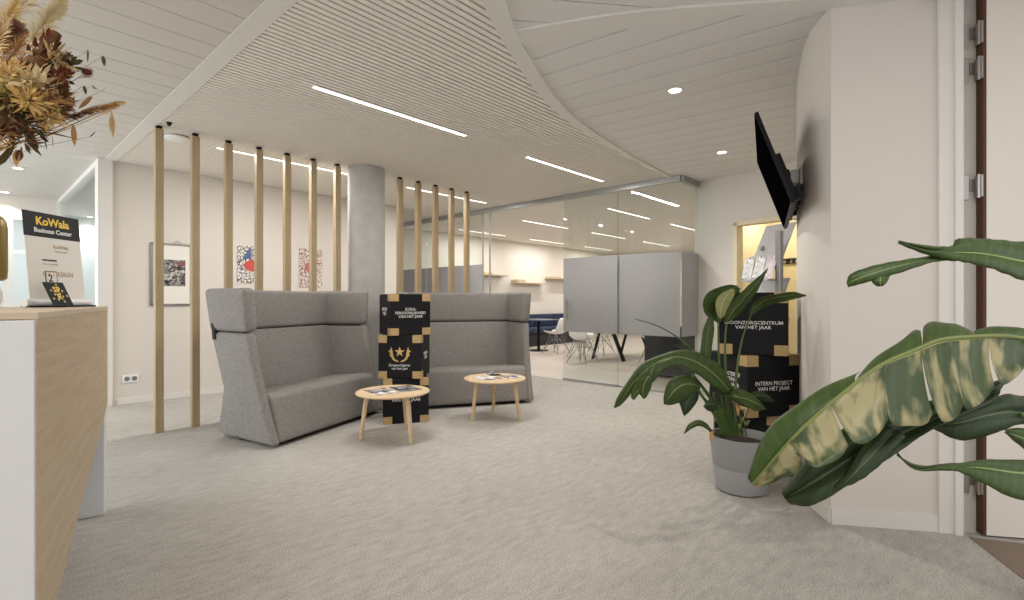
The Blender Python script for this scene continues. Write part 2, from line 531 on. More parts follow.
L = [(2.31, 2.07, 0), (2.635, 1.428, 0), (2.95, .88, 0), (3.4, .3, 0)]
struct('trim_4', ribbon(catmull(U, 16), catmull(L, 16), CEIL - .012, CEIL + .05), TRIMM)

# meeting-room shell
struct('ceiling_meeting_room', strips([(GX + .02, 2.76), (16, 2.76), (16, 9.3), (GX + .02, 9.3)], 0, .1, .004, CEIL, .03), SLATM)
struct('wall_meeting_far', B(5.1, 16, 9.2, 9.3, 0, CEIL), M_plain('warm_white_wall', (230, 224, 214), .9, var=.01, scale=2))
struct('wall_meeting_side', B(6.72, 16, 2.66, 2.74, 0, CEIL + .02), WALL)
struct('wall_meeting_end', B(15.9, 16, 2.74, 9.3, 0, CEIL), WALL)
struct('wall_passage', B(5.0, 5.12, BY + .14, 9.2, 0, CEIL), WALL)

# entrance-side walls: the curved wall, the straight wall and its door, the end wall with the opening
CW = [(3.16, .57), (3.42, .735), (3.90, .893), (4.36, 1.012), (4.9, 1.085), (5.5, 1.13), (6.5, 1.15)]
cw = catmull([(x, y, 0) for x, y in CW], 40)
cwb = []
for i, p in enumerate(cw):
    dd = (cw[min(i + 1, 40)] - cw[max(i - 1, 0)]).normalized(); cwb.append(p + Vector((dd.y, -dd.x, 0)) * .12)
struct('wall_curved', ribbon(cw, cwb, 0, CEIL), WALL, None, True)
struct('baseboard_curved', ribbon([p + (p - q).normalized() * .012 for p, q in zip(cw, cwb)], cw, 0, .075), TRIMM, None, True)
WD = Vector((.527, -.85, 0)).normalized(); WN = Vector((-.85, -.527, 0)).normalized()       # along the wall, out of the wall
W0 = Vector((3.16, .57, 0))


def wallbox(bm, s0, s1, n0, n1, z0, z1, bev=0):
    t = B(s0, s1, n0, n1, z0, z1, bev=bev)
    m = Matrix(((WD.x, WN.x, 0, W0.x), (WD.y, WN.y, 0, W0.y), (0, 0, 1, 0), (0, 0, 0, 1)))
    bmesh.ops.transform(t, matrix=m, verts=t.verts[:])
    me = bpy.data.meshes.new('tmp'); t.to_mesh(me); t.free(); bm.from_mesh(me); bpy.data.meshes.remove(me)
    return bm


struct('wall_entrance', wallbox(bmesh.new(), 0, .50, -.14, 0, 0, CEIL + .02), WALL)
struct('baseboard_entrance', wallbox(bmesh.new(), 0, .50, 0, .013, 0, .085), TRIMM)
bm = bmesh.new(); wallbox(bm, .50, .565, -.12, .02, 0, CEIL); wallbox(bm, .565, .60, -.12, .035, 0, CEIL)
struct('trim_5', bm, TRIMM)
d1 = struct('door_1', wallbox(bmesh.new(), .70, 1.62, -.02, .035, .012, CEIL - .03), DOORM)
struct('door_edge', wallbox(bmesh.new(), .686, .70, -.02, .036, .012, CEIL - .03), DOORB, d1)
struct('door_frame', wallbox(bmesh.new(), .60, .686, -.12, -.015, 0, CEIL), M_plain('grey_door_frame', (196, 190, 182), .5, var=.02), d1)
struct('wall_entrance_beyond', wallbox(bmesh.new(), 1.62, 3.2, -.14, 0, 0, CEIL + .02), WALL)
for zc in (2.56, 2.38, 1.78, .27):
    bm = bmesh.new()
    wallbox(bm, .622, .652, -.016, -.006, zc - .065, zc + .065, .003)
    wallbox(bm, .652, .680, -.016, -.006, zc - .02, zc + .04)
    wallbox(bm, .678, .687, -.012, .036, zc - .055, zc + .055)
    for k in (-.035, 0, .035): wallbox(bm, .674, .679, .0, .01, zc + k - .006, zc + k + .006)
    p = W0 + WD * .676 + WN * .022
    tube(bm, [(p.x, p.y, zc - .06), (p.x, p.y, zc + .06)], .007, 8)
    h = struct('hinge', bm, STEEL, d1)
# end wall with the opening
EA, EB = Vector((6.68, 2.78, 0)), Vector((6.36, 1.1, 0))
ED = (EB - EA).normalized(); EN = Vector((ED.y, -ED.x, 0))
if EN.x < 0: EN = -EN


def endbox(bm, s0, s1, n0, n1, z0, z1):
    t = B(s0, s1, n0, n1, z0, z1)
    m = Matrix(((ED.x, EN.x, 0, EA.x), (ED.y, EN.y, 0, EA.y), (0, 0, 1, 0), (0, 0, 0, 1)))
    bmesh.ops.transform(t, matrix=m, verts=t.verts[:])
    me = bpy.data.meshes.new('tmp'); t.to_mesh(me); t.free(); bm.from_mesh(me); bpy.data.meshes.remove(me)
    return bm


bm = bmesh.new(); endbox(bm, 0, .56, 0, .12, 0, CEIL + .02); endbox(bm, .56, 1.75, 0, .12, 2.17, CEIL + .02)
struct('wall_end', bm, WALL)
bm = bmesh.new(); endbox(bm, .55, .60, -.015, .13, 0, 2.17); endbox(bm, .55, 1.6, -.015, .13, 2.13, 2.18)
struct('door_3', bm, M_plain('cream_casing', (226, 214, 184), .6, var=.01))
struct('baseboard_end', endbox(bmesh.new(), 0, .55, -.013, 0, 0, .075), TRIMM)
bm = bmesh.new(); endbox(bm, .2, 2.6, 1.5, 1.6, 0, CEIL); endbox(bm, .2, .3, .12, 1.5, 0, CEIL); endbox(bm, 2.5, 2.6, .12, 1.5, 0, CEIL); endbox(bm, .2, 2.6, .12, 1.6, CEIL - .2, CEIL)
struct('wall_closet', bm, YELW)

# ------------------------------------------------------------------ glass wall of the meeting room
wg = struct('wall_glass', B(GX - .03, GX + .03, 2.74, 9.2, 2.705, CEIL), ALU)
bm = bmesh.new(); bx(bm, GX, 6.72, 2.71, 2.77, 2.705, CEIL); struct('wall_glass_head', bm, ALU, wg)
bm = bmesh.new(); bx(bm, GX - .02, GX + .02, 2.76, 4.55, 0, .022); bx(bm, GX, 6.70, 2.72, 2.76, 0, .022)
struct('wall_glass_sill', bm, ALU, wg)
FZ0, FZ1 = .73, 1.82
def pane(y0, y1, x=GX, film=True, name='glass_pane'):
    o = struct(name, B(x - .005, x + .005, y0 + .004, y1 - .004, .02, 2.705), GLASS, wg)
    if film: struct('frosted_film', B(x - .0075, x - .006, y0 + .006, y1 - .006, FZ0, FZ1), FILM, wg)
    return o
pane(2.742, 3.66); pane(6.32, 7.9); pane(7.9, 9.2)
struct('glass_pane', B(GX + .006, 6.69, 2.735, 2.745, .02, 2.705), GLASS, wg)
struct('frosted_film', B(GX + .008, 6.685, 2.731, 2.733, FZ0, FZ1), FILM, wg)
bm = bmesh.new()
for y in (6.15, 6.32): bx(bm, GX - .011, GX + .011, y - .011, y + .011, 0, 2.705)
bx(bm, 6.685, 6.705, 2.72, 2.76, 0, 2.705)
struct('wall_glass_mullion', bm, ALU, wg)
# sliding leaf, standing open over the fixed pane line
d4 = struct('door_4', B(GX - .045, GX - .033, 3.62, 4.55, .02, 2.70), GLASS)
struct('frosted_film', B(GX - .048, GX - .0465, 3.625, 4.545, FZ0, FZ1), FILM, d4)
hb = bmesh.new(); tube(hb, [(GX - .09, 4.46, .92), (GX - .09, 4.46, 1.2)], .012, 10)
for z in (.97, 1.15): tube(hb, [(GX - .09, 4.46, z), (GX - .048, 4.46, z)], .008, 8)
struct('door_handle', hb, STEEL, d4)
struct('door_rail', B(GX - .055, GX - .025, 3.62, 4.55, .0, .035), ALU, d4)

# ------------------------------------------------------------------ column and slat posts
CX, CY = 3.30, 5.40
bm = lathe([(0, 0), (.215, 0), (.215, CEIL - .001), (0, CEIL - .001)], 48)
o = mesh('concrete_column', bm, CONC, None, True); o.location = (CX, CY, 0); o['kind'] = 'structure'
ordn = ['first', 'second', 'third', 'fourth', 'fifth', 'sixth', 'seventh']
proto = None
for k in list(range(7)) + list(range(9, 14)):
    x = 1.213 + .2897 * k
    if proto is None:
        root = thing('slat_post', (x, 5.46, 0), 0, 'x', 'post', 'oak posts of the open room divider')
        mesh('timber', B(-.0325, .0325, -.033, .033, 0, CEIL - .03, bev=.003), POSTW, root)
        mesh('ceiling_bracket', B(-.022, .022, -.022, .022, CEIL - .03, CEIL - .002), BLACKP, root)
        proto = root; r = root
    else:
        r = copy_tree(proto); r.location.x = x
    if k < 7: r['label'] = ordn[6 - k] + ' oak divider post from the concrete column, on the reception side'
    else: r['label'] = ordn[k - 9] + ' oak divider post from the concrete column, on the glass wall side'
# ------------------------------------------------------------------ sofas
SPLAY = Matrix(((1, 0, -.072, .004), (0, 1, 0, 0), (0, 0, 1, 0), (0, 0, 0, 1)))
def make_sofa(loc, rz, label):
    t = thing('high_back_sofa', loc, rz, label, 'sofa', 'grey high-back sofas by the divider')
    W = 1.52; fl = math.radians(10)
    side = [(-.005, .022), (.025, .10), (.095, .30), (.195, .66), (.245, .926), (.80, .926), (.66, .43), (.785, .11), (.765, .022)]
    wing = [(.240, .934), (.236, 1.30), (.845, 1.30), (.80, .934)]
    for s in (0, 1):
        for nm, poly, x0, x1, bv in (('side_panel', side, 0, .085, .034), ('wing_cushion', wing, -.008, .105, .042)):
            b = profile_x(poly, x0, x1, bv, 4)
            m = Matrix.Rotation(-fl, 4, 'Z') @ SPLAY
            if s: m = Matrix.Translation((W, 0, 0)) @ Matrix.Scale(-1, 4, (1, 0, 0)) @ m
            bmesh.ops.transform(b, matrix=m, verts=b.verts[:])
            mesh(nm, b, FAB, t, True)
    for s in (0, 1):
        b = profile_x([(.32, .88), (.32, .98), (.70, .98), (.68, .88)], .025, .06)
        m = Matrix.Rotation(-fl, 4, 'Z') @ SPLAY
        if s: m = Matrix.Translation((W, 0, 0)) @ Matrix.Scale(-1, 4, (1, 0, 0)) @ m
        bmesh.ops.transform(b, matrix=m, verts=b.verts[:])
        mesh('seam_shade_strip', b, SEAM, t)  # added dark strip, stands in for shade inside the groove
    mesh('seam_shade_strip', profile_x([(.705, .86), (.705, 1.0), (.75, 1.0), (.73, .86)], .05, W - .05), SEAM, t)
    back = [(.55, .06), (.59, .38), (.68, .926), (.78, .926), (.63, .43), (.725, .11), (.71, .06)]
    mesh('back_panel', profile_x(back, .10, W - .10, .018, 3), FAB, t, True)
    hc = [(.675, .934), (.69, 1.292), (.835, 1.292), (.79, .934)]
    mesh('back_cushion', profile_x(hc, .09, W - .09, .035, 4), FAB, t, True)
    seat = [(.0, .035), (.0, .08), (.062, .31), (.09, .395), (.15, .425), (.66, .385), (.66, .035)]
    mesh('seat', profile_x(seat, .08, W - .08, .022, 4), FAB, t, True)
    mesh('plinth', B(.12, W - .12, .05, .5, .008, .06), BLACKP, t)
    for sx in (.2, W - .2):
        for sy in (.12, .46): mesh('foot', lathe([(0, 0), (.02, 0), (.02, .02), (0, .02)], 12, None, (sx, sy, 0)), BLACKP, t)
    return t
A1 = math.radians(21); A2 = math.radians(-31)
make_sofa((1.675, 4.13, 0), A1, 'grey high-back sofa nearest the reception counter, behind the round table')
e2 = at(535, 300, 5.88); e2.z = 0; w2v = Vector((math.cos(A2), math.sin(A2), 0))
make_sofa(e2 - w2v * 1.52, A2, 'grey high-back sofa beside the glass wall, partly behind the stack of boxes')

# ------------------------------------------------------------------ round tables with magazines
def make_table(c, rz, label):
    t = thing('side_table', (c.x, c.y, 0), rz, label, 'table', 'small round oak tables')
    mesh('tabletop', lathe([(0, .385), (.30, .385), (.315, .392), (.318, .40), (.312, .407), (0, .407)], 56), OAK, t, True)
    for k in range(3):
        a = 2 * PI * k / 3
        d = Vector((math.cos(a), math.sin(a), 0))
        pts = [d * .13 + Vector((0, 0, .376)), d * .19 + Vector((0, 0, .372)), d * .225 + Vector((0, 0, .335)), d * .245 + Vector((0, 0, .2)), d * .272 + Vector((0, 0, .0))]
        b = T(pts, [.013, .019, .021, .019, .016], sides=10, smooth_n=14)
        mesh('leg', b, OAK, t, True)
    return t
c1 = at(393, 300, 4.42); c2 = at(495, 300, 5.17)
make_table(c1, math.radians(29), 'round oak table in front of the sofa nearest the reception counter')
make_table(c2, math.radians(48), 'round oak table in front of the sofa beside the glass wall')
MAG = [M_collage('magazine_print', [(60, 58, 58), (190, 186, 180), (120, 116, 112), (230, 226, 220)], 16), M_collage('magazine_dark', [(34, 36, 42), (150, 150, 152), (70, 72, 80)], 18), M_collage('magazine_light', [(222, 218, 212), (150, 140, 132), (240, 238, 232), (88, 80, 76)], 14)]
def magazine(c, dx, dy, a, mat, label, z=.407, grp='magazines on the round tables', w=.2, l=.27):
    t = thing('magazine', (c.x + dx, c.y + dy, z), a, label, 'magazine', grp)
    mesh('pages', B(-w / 2, w / 2, -l / 2, l / 2, .0005, .006), PAPER, t)
    mesh('cover', B(-w / 2 - .001, w / 2 + .001, -l / 2 - .001, l / 2 + .001, .006, .0075), mat, t)
magazine(c1, -.108, .02, -.15, MAG[0], 'pale magazine with photo cover on the table by the reception-side sofa')
magazine(c1, .118, -.02, -.2, MAG[1], 'dark-covered magazine on the table by the reception-side sofa')
magazine(c2, -.09, .03, -.2, MAG[2], 'light magazine lying flat on the table by the glass-side sofa')
magazine(c2, .13, -.10, -.3, MAG[0], 'magazine lying next to the light one on the glass-side table', w=.16, l=.21)
tb = thing('open_brochure', (c2.x + .12, c2.y + .13, .407), -.5, 'small dark brochure standing half open on the glass-side table', 'brochure')
bm = bmesh.new()
for sg in (-1, 1):
    v = [bm.verts.new(p) for p in ((0, -.07, .035), (0, .07, .035), (sg * .07, .07, .001), (sg * .07, -.07, .001))]; bm.faces.new(v)
mesh('folded_sheet', bm, MAG[1], tb)

# ------------------------------------------------------------------ boxes
def make_box(c, z, rz, s, label, grp, texts, emblem=False):
    t = thing('cardboard_box', (c.x, c.y, z), rz, label, 'box', grp)
    h = s / 2
    ca = mesh('carton', B(-h, h, -h, h, 0.001, s - .001, bev=.006), BLACKC, t)
    e = .0012; pw, ph = .085, .072
    for sx in (-1, 1):
        for zz in (0, 1):
            b = bmesh.new()
            z0, z1 = (s - ph, s) if zz else (.002, ph)
            xa, xb = sorted((sx * (h + e), sx * (h - pw)))
            bx(b, xa, xb, -h - e, -h + .002, z0, z1 - (0 if zz else 0))
            xa, xb = sorted((sx * (h + e), sx * (h - .002)))
            bx(b, xa, xb, -h - e, -h + pw, z0, z1)
            if zz:
                xa, xb = sorted((sx * (h + e), sx * (h - pw)))
                bx(b, xa, xb, -h - e, -h + pw * .7, s - .0015, s + .0004)
            mesh('kraft_tape', b, KRAFT, t)
    for face, body, size, dz, mat in texts:
        o = {'front': ((0, -h - .0012, h + dz), (1, 0, 0)), 'left': ((-h - .0012, 0, h + dz), (0, -1, 0)), 'right': ((h + .0012, 0, h + dz), (0, 1, 0))}[face]
        text('lettering', body, size, mat, ca, face_matrix(o[0], o[1], (0, 0, 1)), bold=size * .006, line=.95)
    if emblem:
        b = bmesh.new()
        star = []
        for k in range(10):
            r = .052 if k % 2 == 0 else .021
            star.append((r * math.sin(PI * k / 5), r * math.cos(PI * k / 5)))
        prism(star, .0006, b)
        for sg in (-1, 1):
            outer = [(sg * .012, -.10), (sg * .055, -.085), (sg * .085, -.045), (sg * .094, .0), (sg * .083, .05)]
            inner = [(sg * .012, -.088), (sg * .045, -.07), (sg * .062, -.04), (sg * .068, .0), (sg * .083, .05)]
            a = catmull([(x, y, 0) for x, y in outer], 14); i = catmull([(x, y, 0) for x, y in inner], 14)
            rb = ribbon(a, i, 0, .0006)
            me = bpy.data.meshes.new('tmp'); rb.to_mesh(me); rb.free(); b.from_mesh(me); bpy.data.meshes.remove(me)
            for q in range(3):
                p = a[4 + q * 3]
                prism([(p.x, p.y), (p.x + sg * .016, p.y + .012), (p.x + sg * .004, p.y + .026), (p.x - sg * .006, p.y + .012)], .0006, b)
        mesh('star_emblem', b, INKG, ca, False, face_matrix((0, -h - .0014, h + .05), (1, 0, 0), (0, 0, 1)))
    return t


def facing(c):
    v = Vector((-c.x, -c.y)); return math.atan2(v.y, v.x) + PI / 2
S1 = .424
b1 = at(404.5, 300, 5.12); f1 = facing(b1)
g1 = 'black award boxes stacked between the sofas'; g2 = 'black award boxes stacked behind the potted plant'
make_box(b1 + R * .005, 0, f1 + math.radians(3), .435, 'black box with kraft tape at the bottom of the stack between the sofas', g1, [('front', 'JONGEREN\nVAN HET JAAR', .042, .03, INKW)])
make_box(b1 + R * .005, .435, f1 + math.radians(-14), .42, 'black box with a gold star emblem, middle of the stack between the sofas', g1, [('front', 'Zorgwerkgever\nvan het jaar', .034, -.095, INKW), ('right', 'KINDERS\nWIJZE', .045, .0, INKW)], True)
make_box(b1, .855, f1 + math.radians(17), .405, 'black box lettered in white, topmost of the stack between the sofas', g1, [('front', 'ZORG-\nPERSOONLIJKHEID\nVAN HET JAAR', .037, .015, INKW), ('left', 'KINDERS\nWIJZE', .045, .03, INKW)])
b2 = at(752.5, 300, 3.60); f2 = facing(b2)
make_box(b2 - R * .01 + F * .10, 0, f2 + math.radians(5), S1 - .01, 'black box at the bottom of the stack behind the potted plant', g2, [('front', 'VAN HET JAAR', .05, 0, INKW)])
make_box(b2, S1 - .01, f2 + math.radians(39), S1 - .01, 'black box turned edge forward, middle of the stack behind the potted plant', g2, [('front', 'INTERN PROJECT\nVAN HET JAAR', .038, 0, INKW), ('left', 'BESTE EXTERNE\nMARKETING\nVAN HET JAAR', .038, .03, INKW)])
make_box(b2 - R * .005, 2 * S1 - .02, f2 + math.radians(2), S1, 'black box lettered in white, topmost of the stack behind the potted plant', g2, [('front', 'WOONZORGCENTRUM\nVAN HET JAAR', .033, -.01, INKW)])

# ------------------------------------------------------------------ reception counter
DV = Vector((.2425, .9701, 0)); DN = Vector((-.9701, .2425, 0))
K0 = Vector((.57, 3.68, 0)) - DV * 1.73          # near front corner
rzC = math.atan2(DV.y, DV.x) - PI / 2            # local y along the front, local x = -DN
rc = thing('reception_counter', K0, rzC, 'white and oak reception counter with slanted front panel', 'counter')
LC, DC, HC = 1.73, .80, 1.148
b = prism([(0, .12), (LC, .60), (LC, HC - .002), (0, HC - .002)], .03)
bmesh.ops.transform(b, matrix=Matrix(((0, 0, 1, -.03), (1, 0, 0, 0), (0, 1, 0, 0), (0, 0, 0, 1))), verts=b.verts[:])
mesh('front_panel', b, OAKP, rc)
mesh('end_panel', B(-DC, -.004, -.025, .0, .0, HC - .006, bev=.002), LAM, rc)
mesh('counter_top', B(-DC, .002, -.002, LC + .004, HC - .004, HC + .016, bev=.002), OAKT, rc)
mesh('leg', B(-.17, -.004, LC - .10, LC - .004, 0, .585, bev=.004), LAM, rc)
mesh('back_panel', B(-DC, -DC + .03, 0, LC, .1, HC - .004), LAM, rc)
mesh('inner_body', B(-DC + .03, -.22, .1, LC - .05, .35, HC - .004), LAM, rc)
CT = HC + .0165
def on_counter(px, d):
    p = at(px, 300, d); return Vector((p.x, p.y, CT))
# vase on a stone ball
vp = on_counter(-16, 2.0)
vs = thing('vase', vp, 0, 'olive-gold vase on a white stone foot at the end of the counter', 'vase')
mesh('foot', lathe([(0, 0), (.04, 0), (.052, .03), (.054, .06), (.045, .09), (.025, .113), (0, .113)], 32), BOTT, vs, True)
mesh('body', lathe([(0, .113), (.055, .113), (.066, .122), (.068, .16), (.068, .32), (.064, .355), (.05, .372), (.03, .376), (.03, .38), (.024, .38), (.024, .30), (0, .30)], 40), GOLDV, vs, True)
fp = on_counter(-78, 1.92)
fv = thing('flower_vase', fp, 0, 'tall pale ceramic vase holding the dried bouquet on the counter', 'vase')
mesh('body', lathe([(0, 0), (.06, 0), (.075, .03), (.08, .14), (.07, .28), (.045, .40), (.04, .45), (.048, .47), (.044, .47), (.036, .45), (.04, .40), (0, .30)], 40), BOTT, fv, True)
# banner stand
bp = on_counter(59, 2.56); bz = TH
bn = thing('banner_stand', bp, bz, 'small roll-up banner with black header standing on the reception counter', 'banner')
WB, HB = .31, .44
tilt = Matrix.Translation((0, .0, .03)) @ Matrix.Rotation(math.radians(-5), 4, 'X')
mesh('sheet', B(-WB / 2, WB / 2, -.001, .001, 0, HB), PAPER, bn, False, tilt)
mesh('header', B(-WB / 2 - .001, WB / 2 + .001, -.0022, .0012, HB - .122, HB), INKD, bn, False, tilt)
b = T([(-.185, 0, .021), (.185, 0, .021)], .019, sides=14); mesh('base', b, WHITEP, bn, True)
mesh('base_foot', B(-.17, .17, -.05, .03, 0.0005, .008, bev=.002), BLACKP, bn)
b = bmesh.new(); tube(b, [(0, .012, .02), (0, -.035 + .075, HB + .02)], .004, 6); mesh('support_pole', b, GREYM, bn)
def bt(body, size, mat, x, z, bold=.02, al='CENTER'):
    text('lettering', body, size, mat, bn, tilt @ face_matrix((x, -.0026, z), (1, 0, 0), (0, 0, 1)), bold=size * bold, align=al)
bt('KoWala', .056, INKY, .0, HB - .045, .03); bt('Business Center', .032, INKW, .0, HB - .09, .025)
bt('KoWala', .026, INKT, .035, HB - .165, .01); bt('Business Center', .011, INKT, .035, HB - .188, 0)
bt('work planning', .014, INKD, -.075, HB - .235, .03, 'LEFT'); bt('advies en begeleiding', .010, INKT, -.075, HB - .255, .0, 'LEFT')
bt('HR DESIGN', .034, INKT, -.078, HB - .305, .0, 'LEFT')
b = bmesh.new(); b = B(-.065, .0, -.0024, -.0014, .065, .15); mesh('printed_frame', b, INKD, bn, False, tilt)
mesh('printed_field', B(-.061, -.004, -.0028, -.0023, .082, .146), PAPER, bn, False, tilt)
text('lettering', '2', .05, INKD, bn, tilt @ face_matrix((-.038, -.003, .113), (1, 0, 0), (0, 0, 1)), bold=.001)
# black and gold card
cp = on_counter(64, 2.45)
cd = thing('display_card', cp, bz, 'dark green card with gold ornament leaning in front of the banner', 'card')
ct = Matrix.Rotation(math.radians(-26), 4, 'X')
ct = Matrix.Translation((0, 0, .006)) @ ct
mesh('sheet', B(-.055, .055, -.001, .001, 0, .128), CARD, cd, False, ct)
b = bmesh.new()
for k in range(14):
    a = k * 2.4; rr = .012 + .0035 * k
    x, z = rr * .75 * math.cos(a), .066 + rr * math.sin(a)
    prism([(x - .006, z), (x, z - .006), (x + .006, z), (x, z + .008)], .0005, b)
bmesh.ops.transform(b, matrix=Matrix(((1, 0, 0, 0), (0, 0, -1, -.0012), (0, 1, 0, 0), (0, 0, 0, 1))), verts=b.verts[:])
mesh('gold_ornament', b, INKG, cd, False, ct)
text('lettering', 'SP\nR', .042, INKY, cd, ct @ face_matrix((0, -.0022, .068), (1, 0, 0), (0, 0, 1)), bold=.0006, line=.9)
mesh('easel_back', B(-.012, .012, .006, .05, 0, .004), BLACKP, cd)

# ------------------------------------------------------------------ dried bouquet
DRY = {n: M_plain('dried_' + n, c, .85, var=.25, scale=40, spec=.1) for n, c in dict(
    straw=(212, 180, 118), olive=(184, 170, 110), tan=(188, 146, 96), brown=(108, 80, 56), red=(106, 58, 42), pink=(150, 108, 88), pale=(224, 208, 166), moss=(92, 82, 56), cream=(220, 192, 146)).items()}
bq = thing('dried_bouquet', Vector((fp.x, fp.y, fp.z + .472)), 0, 'bouquet of dried flowers, grasses and plumes in the vase', 'bouquet')
BO = Vector((fp.x, fp.y, fp.z + .472))
def bpx(px, py, d=2.0): return at(px, py, d) - BO
neck = Vector((0, 0, -.02))
def stem(px, py, d, mat, r=.0025, bend=.3):
    e = bpx(px, py, d); m = neck.lerp(e, .55) + Vector((0, 0, .06 * bend))
    mesh('stem', T([neck, m, e], [r * 1.3, r, r * .7], sides=6, smooth_n=10), DRY[mat], bq, True)
def petal(bm, p, dirv, ln, wd, cup=.25):
    dirv = dirv.normalized(); s = dirv.cross(Vector((random.uniform(-1, 1), random.uniform(-1, 1), random.uniform(-1, 1))))
    if s.length < .05: s = dirv.cross(Vector((0, 0, 1)))
    s.normalize(); nn = dirv.cross(s)
    rows = []
    for i in range(6):
        u = i / 5; w = wd * math.sin(PI * min(1, .08 + u * .92)) ** .8 * (1 - .25 * u)
        c = p + dirv * ln * u + nn * (cup * ln * u * u)
        rows.append([bm.verts.new(c - s * w + nn * w * .3), bm.verts.new(c), bm.verts.new(c + s * w + nn * w * .3)])
    for a, b in zip(rows, rows[1:]):
        for k in (0, 1): bm.faces.new((a[k], a[k + 1], b[k + 1], b[k]))
def plume(name, px, py, d, length, width, mat, tilt, n=150):
    n = int(n * 3.2)
    """a feathery head: many fine hairs round a curved axis"""
    bm = bmesh.new(); c = bpx(px, py, d); ax = (c - neck).normalized()
    if tilt: ax = Vector(tilt).normalized()
    for i in range(n):
        u = random.random(); p = c + ax * (length * (u - .5))
        w = width * math.sin(PI * min(.97, .12 + u * .85))
        dv = Vector((random.gauss(0, 1), random.gauss(0, 1), random.gauss(0, 1))).normalized()
        dv = (dv - ax * dv.dot(ax)).normalized() * w + ax * (.4 * width + .02)
        s = dv.cross(ax).normalized() * .0008
        q = p + dv * .55; e = p + dv + Vector((0, 0, -.012 * random.random()))
        v = [bm.verts.new(x) for x in (p - s, p + s, q + s * .8, e, q - s * .8)]; bm.faces.new(v)
    mesh(name, bm, DRY[mat], bq)
for px, py, d, ln, wd, m in ((18, 14, 2.05, .26, .055, 'pale'), (44, 22, 2.1, .22, .05, 'pale'), (2, 30, 1.95, .24, .055, 'straw'), (55, 10, 2.12, .16, .035, 'pale'), (-12, 60, 1.9, .3, .07, 'cream'), (8, 62, 1.9, .2, .06, 'tan'), (-20, 20, 2.0, .3, .06, 'straw')):
    plume('plume', px, py, d, ln, wd, m, None, 190); stem(px, py + 8, d, 'straw')
plume('pink_flower_head', 15, 36, 1.94, .08, .045, 'pink', (0, 0, 1), 260); plume('pink_flower_head', 5, 46, 1.92, .07, .04, 'pink', (0, 0, 1), 220)
# sweeping brown grasses
for (a, e, m) in (((10, 142), (104, 106), 'tan'), ((0, 150), (100, 112), 'brown'), ((6, 148), (112, 110), 'straw')):
    p0, p1, p2 = neck, bpx(a[0], a[1], 1.95), bpx(e[0], e[1], 2.0)
    mesh('grass_stem', T([p0, p1, p1.lerp(p2, .5) + Vector((0, 0, -.012)), p2], [.003, .003, .002, .0012], sides=6, smooth_n=18), DRY[m], bq, True)
axr = tuple(R + Vector((0, 0, .18)))
plume('grass_head', 96, 109, 2.0, .14, .022, 'tan', axr, 160); plume('grass_head', 112, 104, 2.0, .07, .014, 'straw', axr, 70); plume('grass_head', 112, 120, 2.0, .08, .014, 'straw', (0.05, 0, -1), 80); plume('grass_head', 70, 116, 1.97, .14, .02, 'brown', axr, 110)
# dark protea wedge
def cone_bract(p, ax, ln, r0, r1, mat, name):
    bm = bmesh.new(); tube(bm, [p, p + ax * ln * .5, p + ax * ln], [r0, (r0 + r1) / 2 * 1.05, r1], sides=10)
    mesh(name, bm, DRY[mat], bq, True)
a = bpx(34, 66, 1.86); b_ = bpx(57, 33, 1.9)
cone_bract(a, (b_ - a).normalized(), (b_ - a).length, .03, .016, 'brown', 'seed_cone')
bm = bmesh.new(); axv = (b_ - a)
for k in range(46):
    u = random.random() * .8; th = random.random() * 2 * PI
    s1 = axv.cross(Vector((0, 0, 1))).normalized(); s2 = s1.cross(axv).normalized()
    p = a + axv * u + (s1 * math.cos(th) + s2 * math.sin(th)) * (.03 - .013 * u)
    petal(bm, p, axv.normalized() + (s1 * math.cos(th) + s2 * math.sin(th)) * .35, .035, .009)
mesh('cone_scales', bm, DRY['red'], bq)
# red bunny tails
for px, py, d, l in ((87, 72, 2.0, .034), (60, 82, 1.9, .05), (54, 76, 1.92, .05), (24, 66, 1.88, .05), (70, 103, 1.98, .03), (20, 122, 1.9, .05), (5, 128, 1.88, .05)):
    bm = bmesh.new(); ball(bm, bpx(px, py, d), l / 2, (1, 1, .72), 12)
    c = bpx(px, py, d)
    for k in range(90):
        v = Vector((random.gauss(0, 1), random.gauss(0, 1), random.gauss(0, .8))).normalized(); q = c + v * l * .47; e = c + v * l * .72
        s = v.cross(Vector((.3, .2, 1))).normalized() * .0012
        bm.faces.new([bm.verts.new(x) for x in (q - s, q + s, e)])
    mesh('bunny_tail', bm, DRY['red'], bq, True); stem(px - 3, py + 2, d, 'brown', .0015)
bm = bmesh.new(); ball(bm, bpx(67, 74, 1.93), .017, (1, 1, .9), 14); mesh('gold_glint_ball', bm, M_plain('gold_glint_ball', (206, 166, 96), .18, .9), bq, True)  # gold glint modelled as a small metal ball
bm = bmesh.new(); ball(bm, bpx(66, 66, 1.95), .022, (1, 1, .8), 14); mesh('seed_pod', bm, DRY['brown'], bq, True)
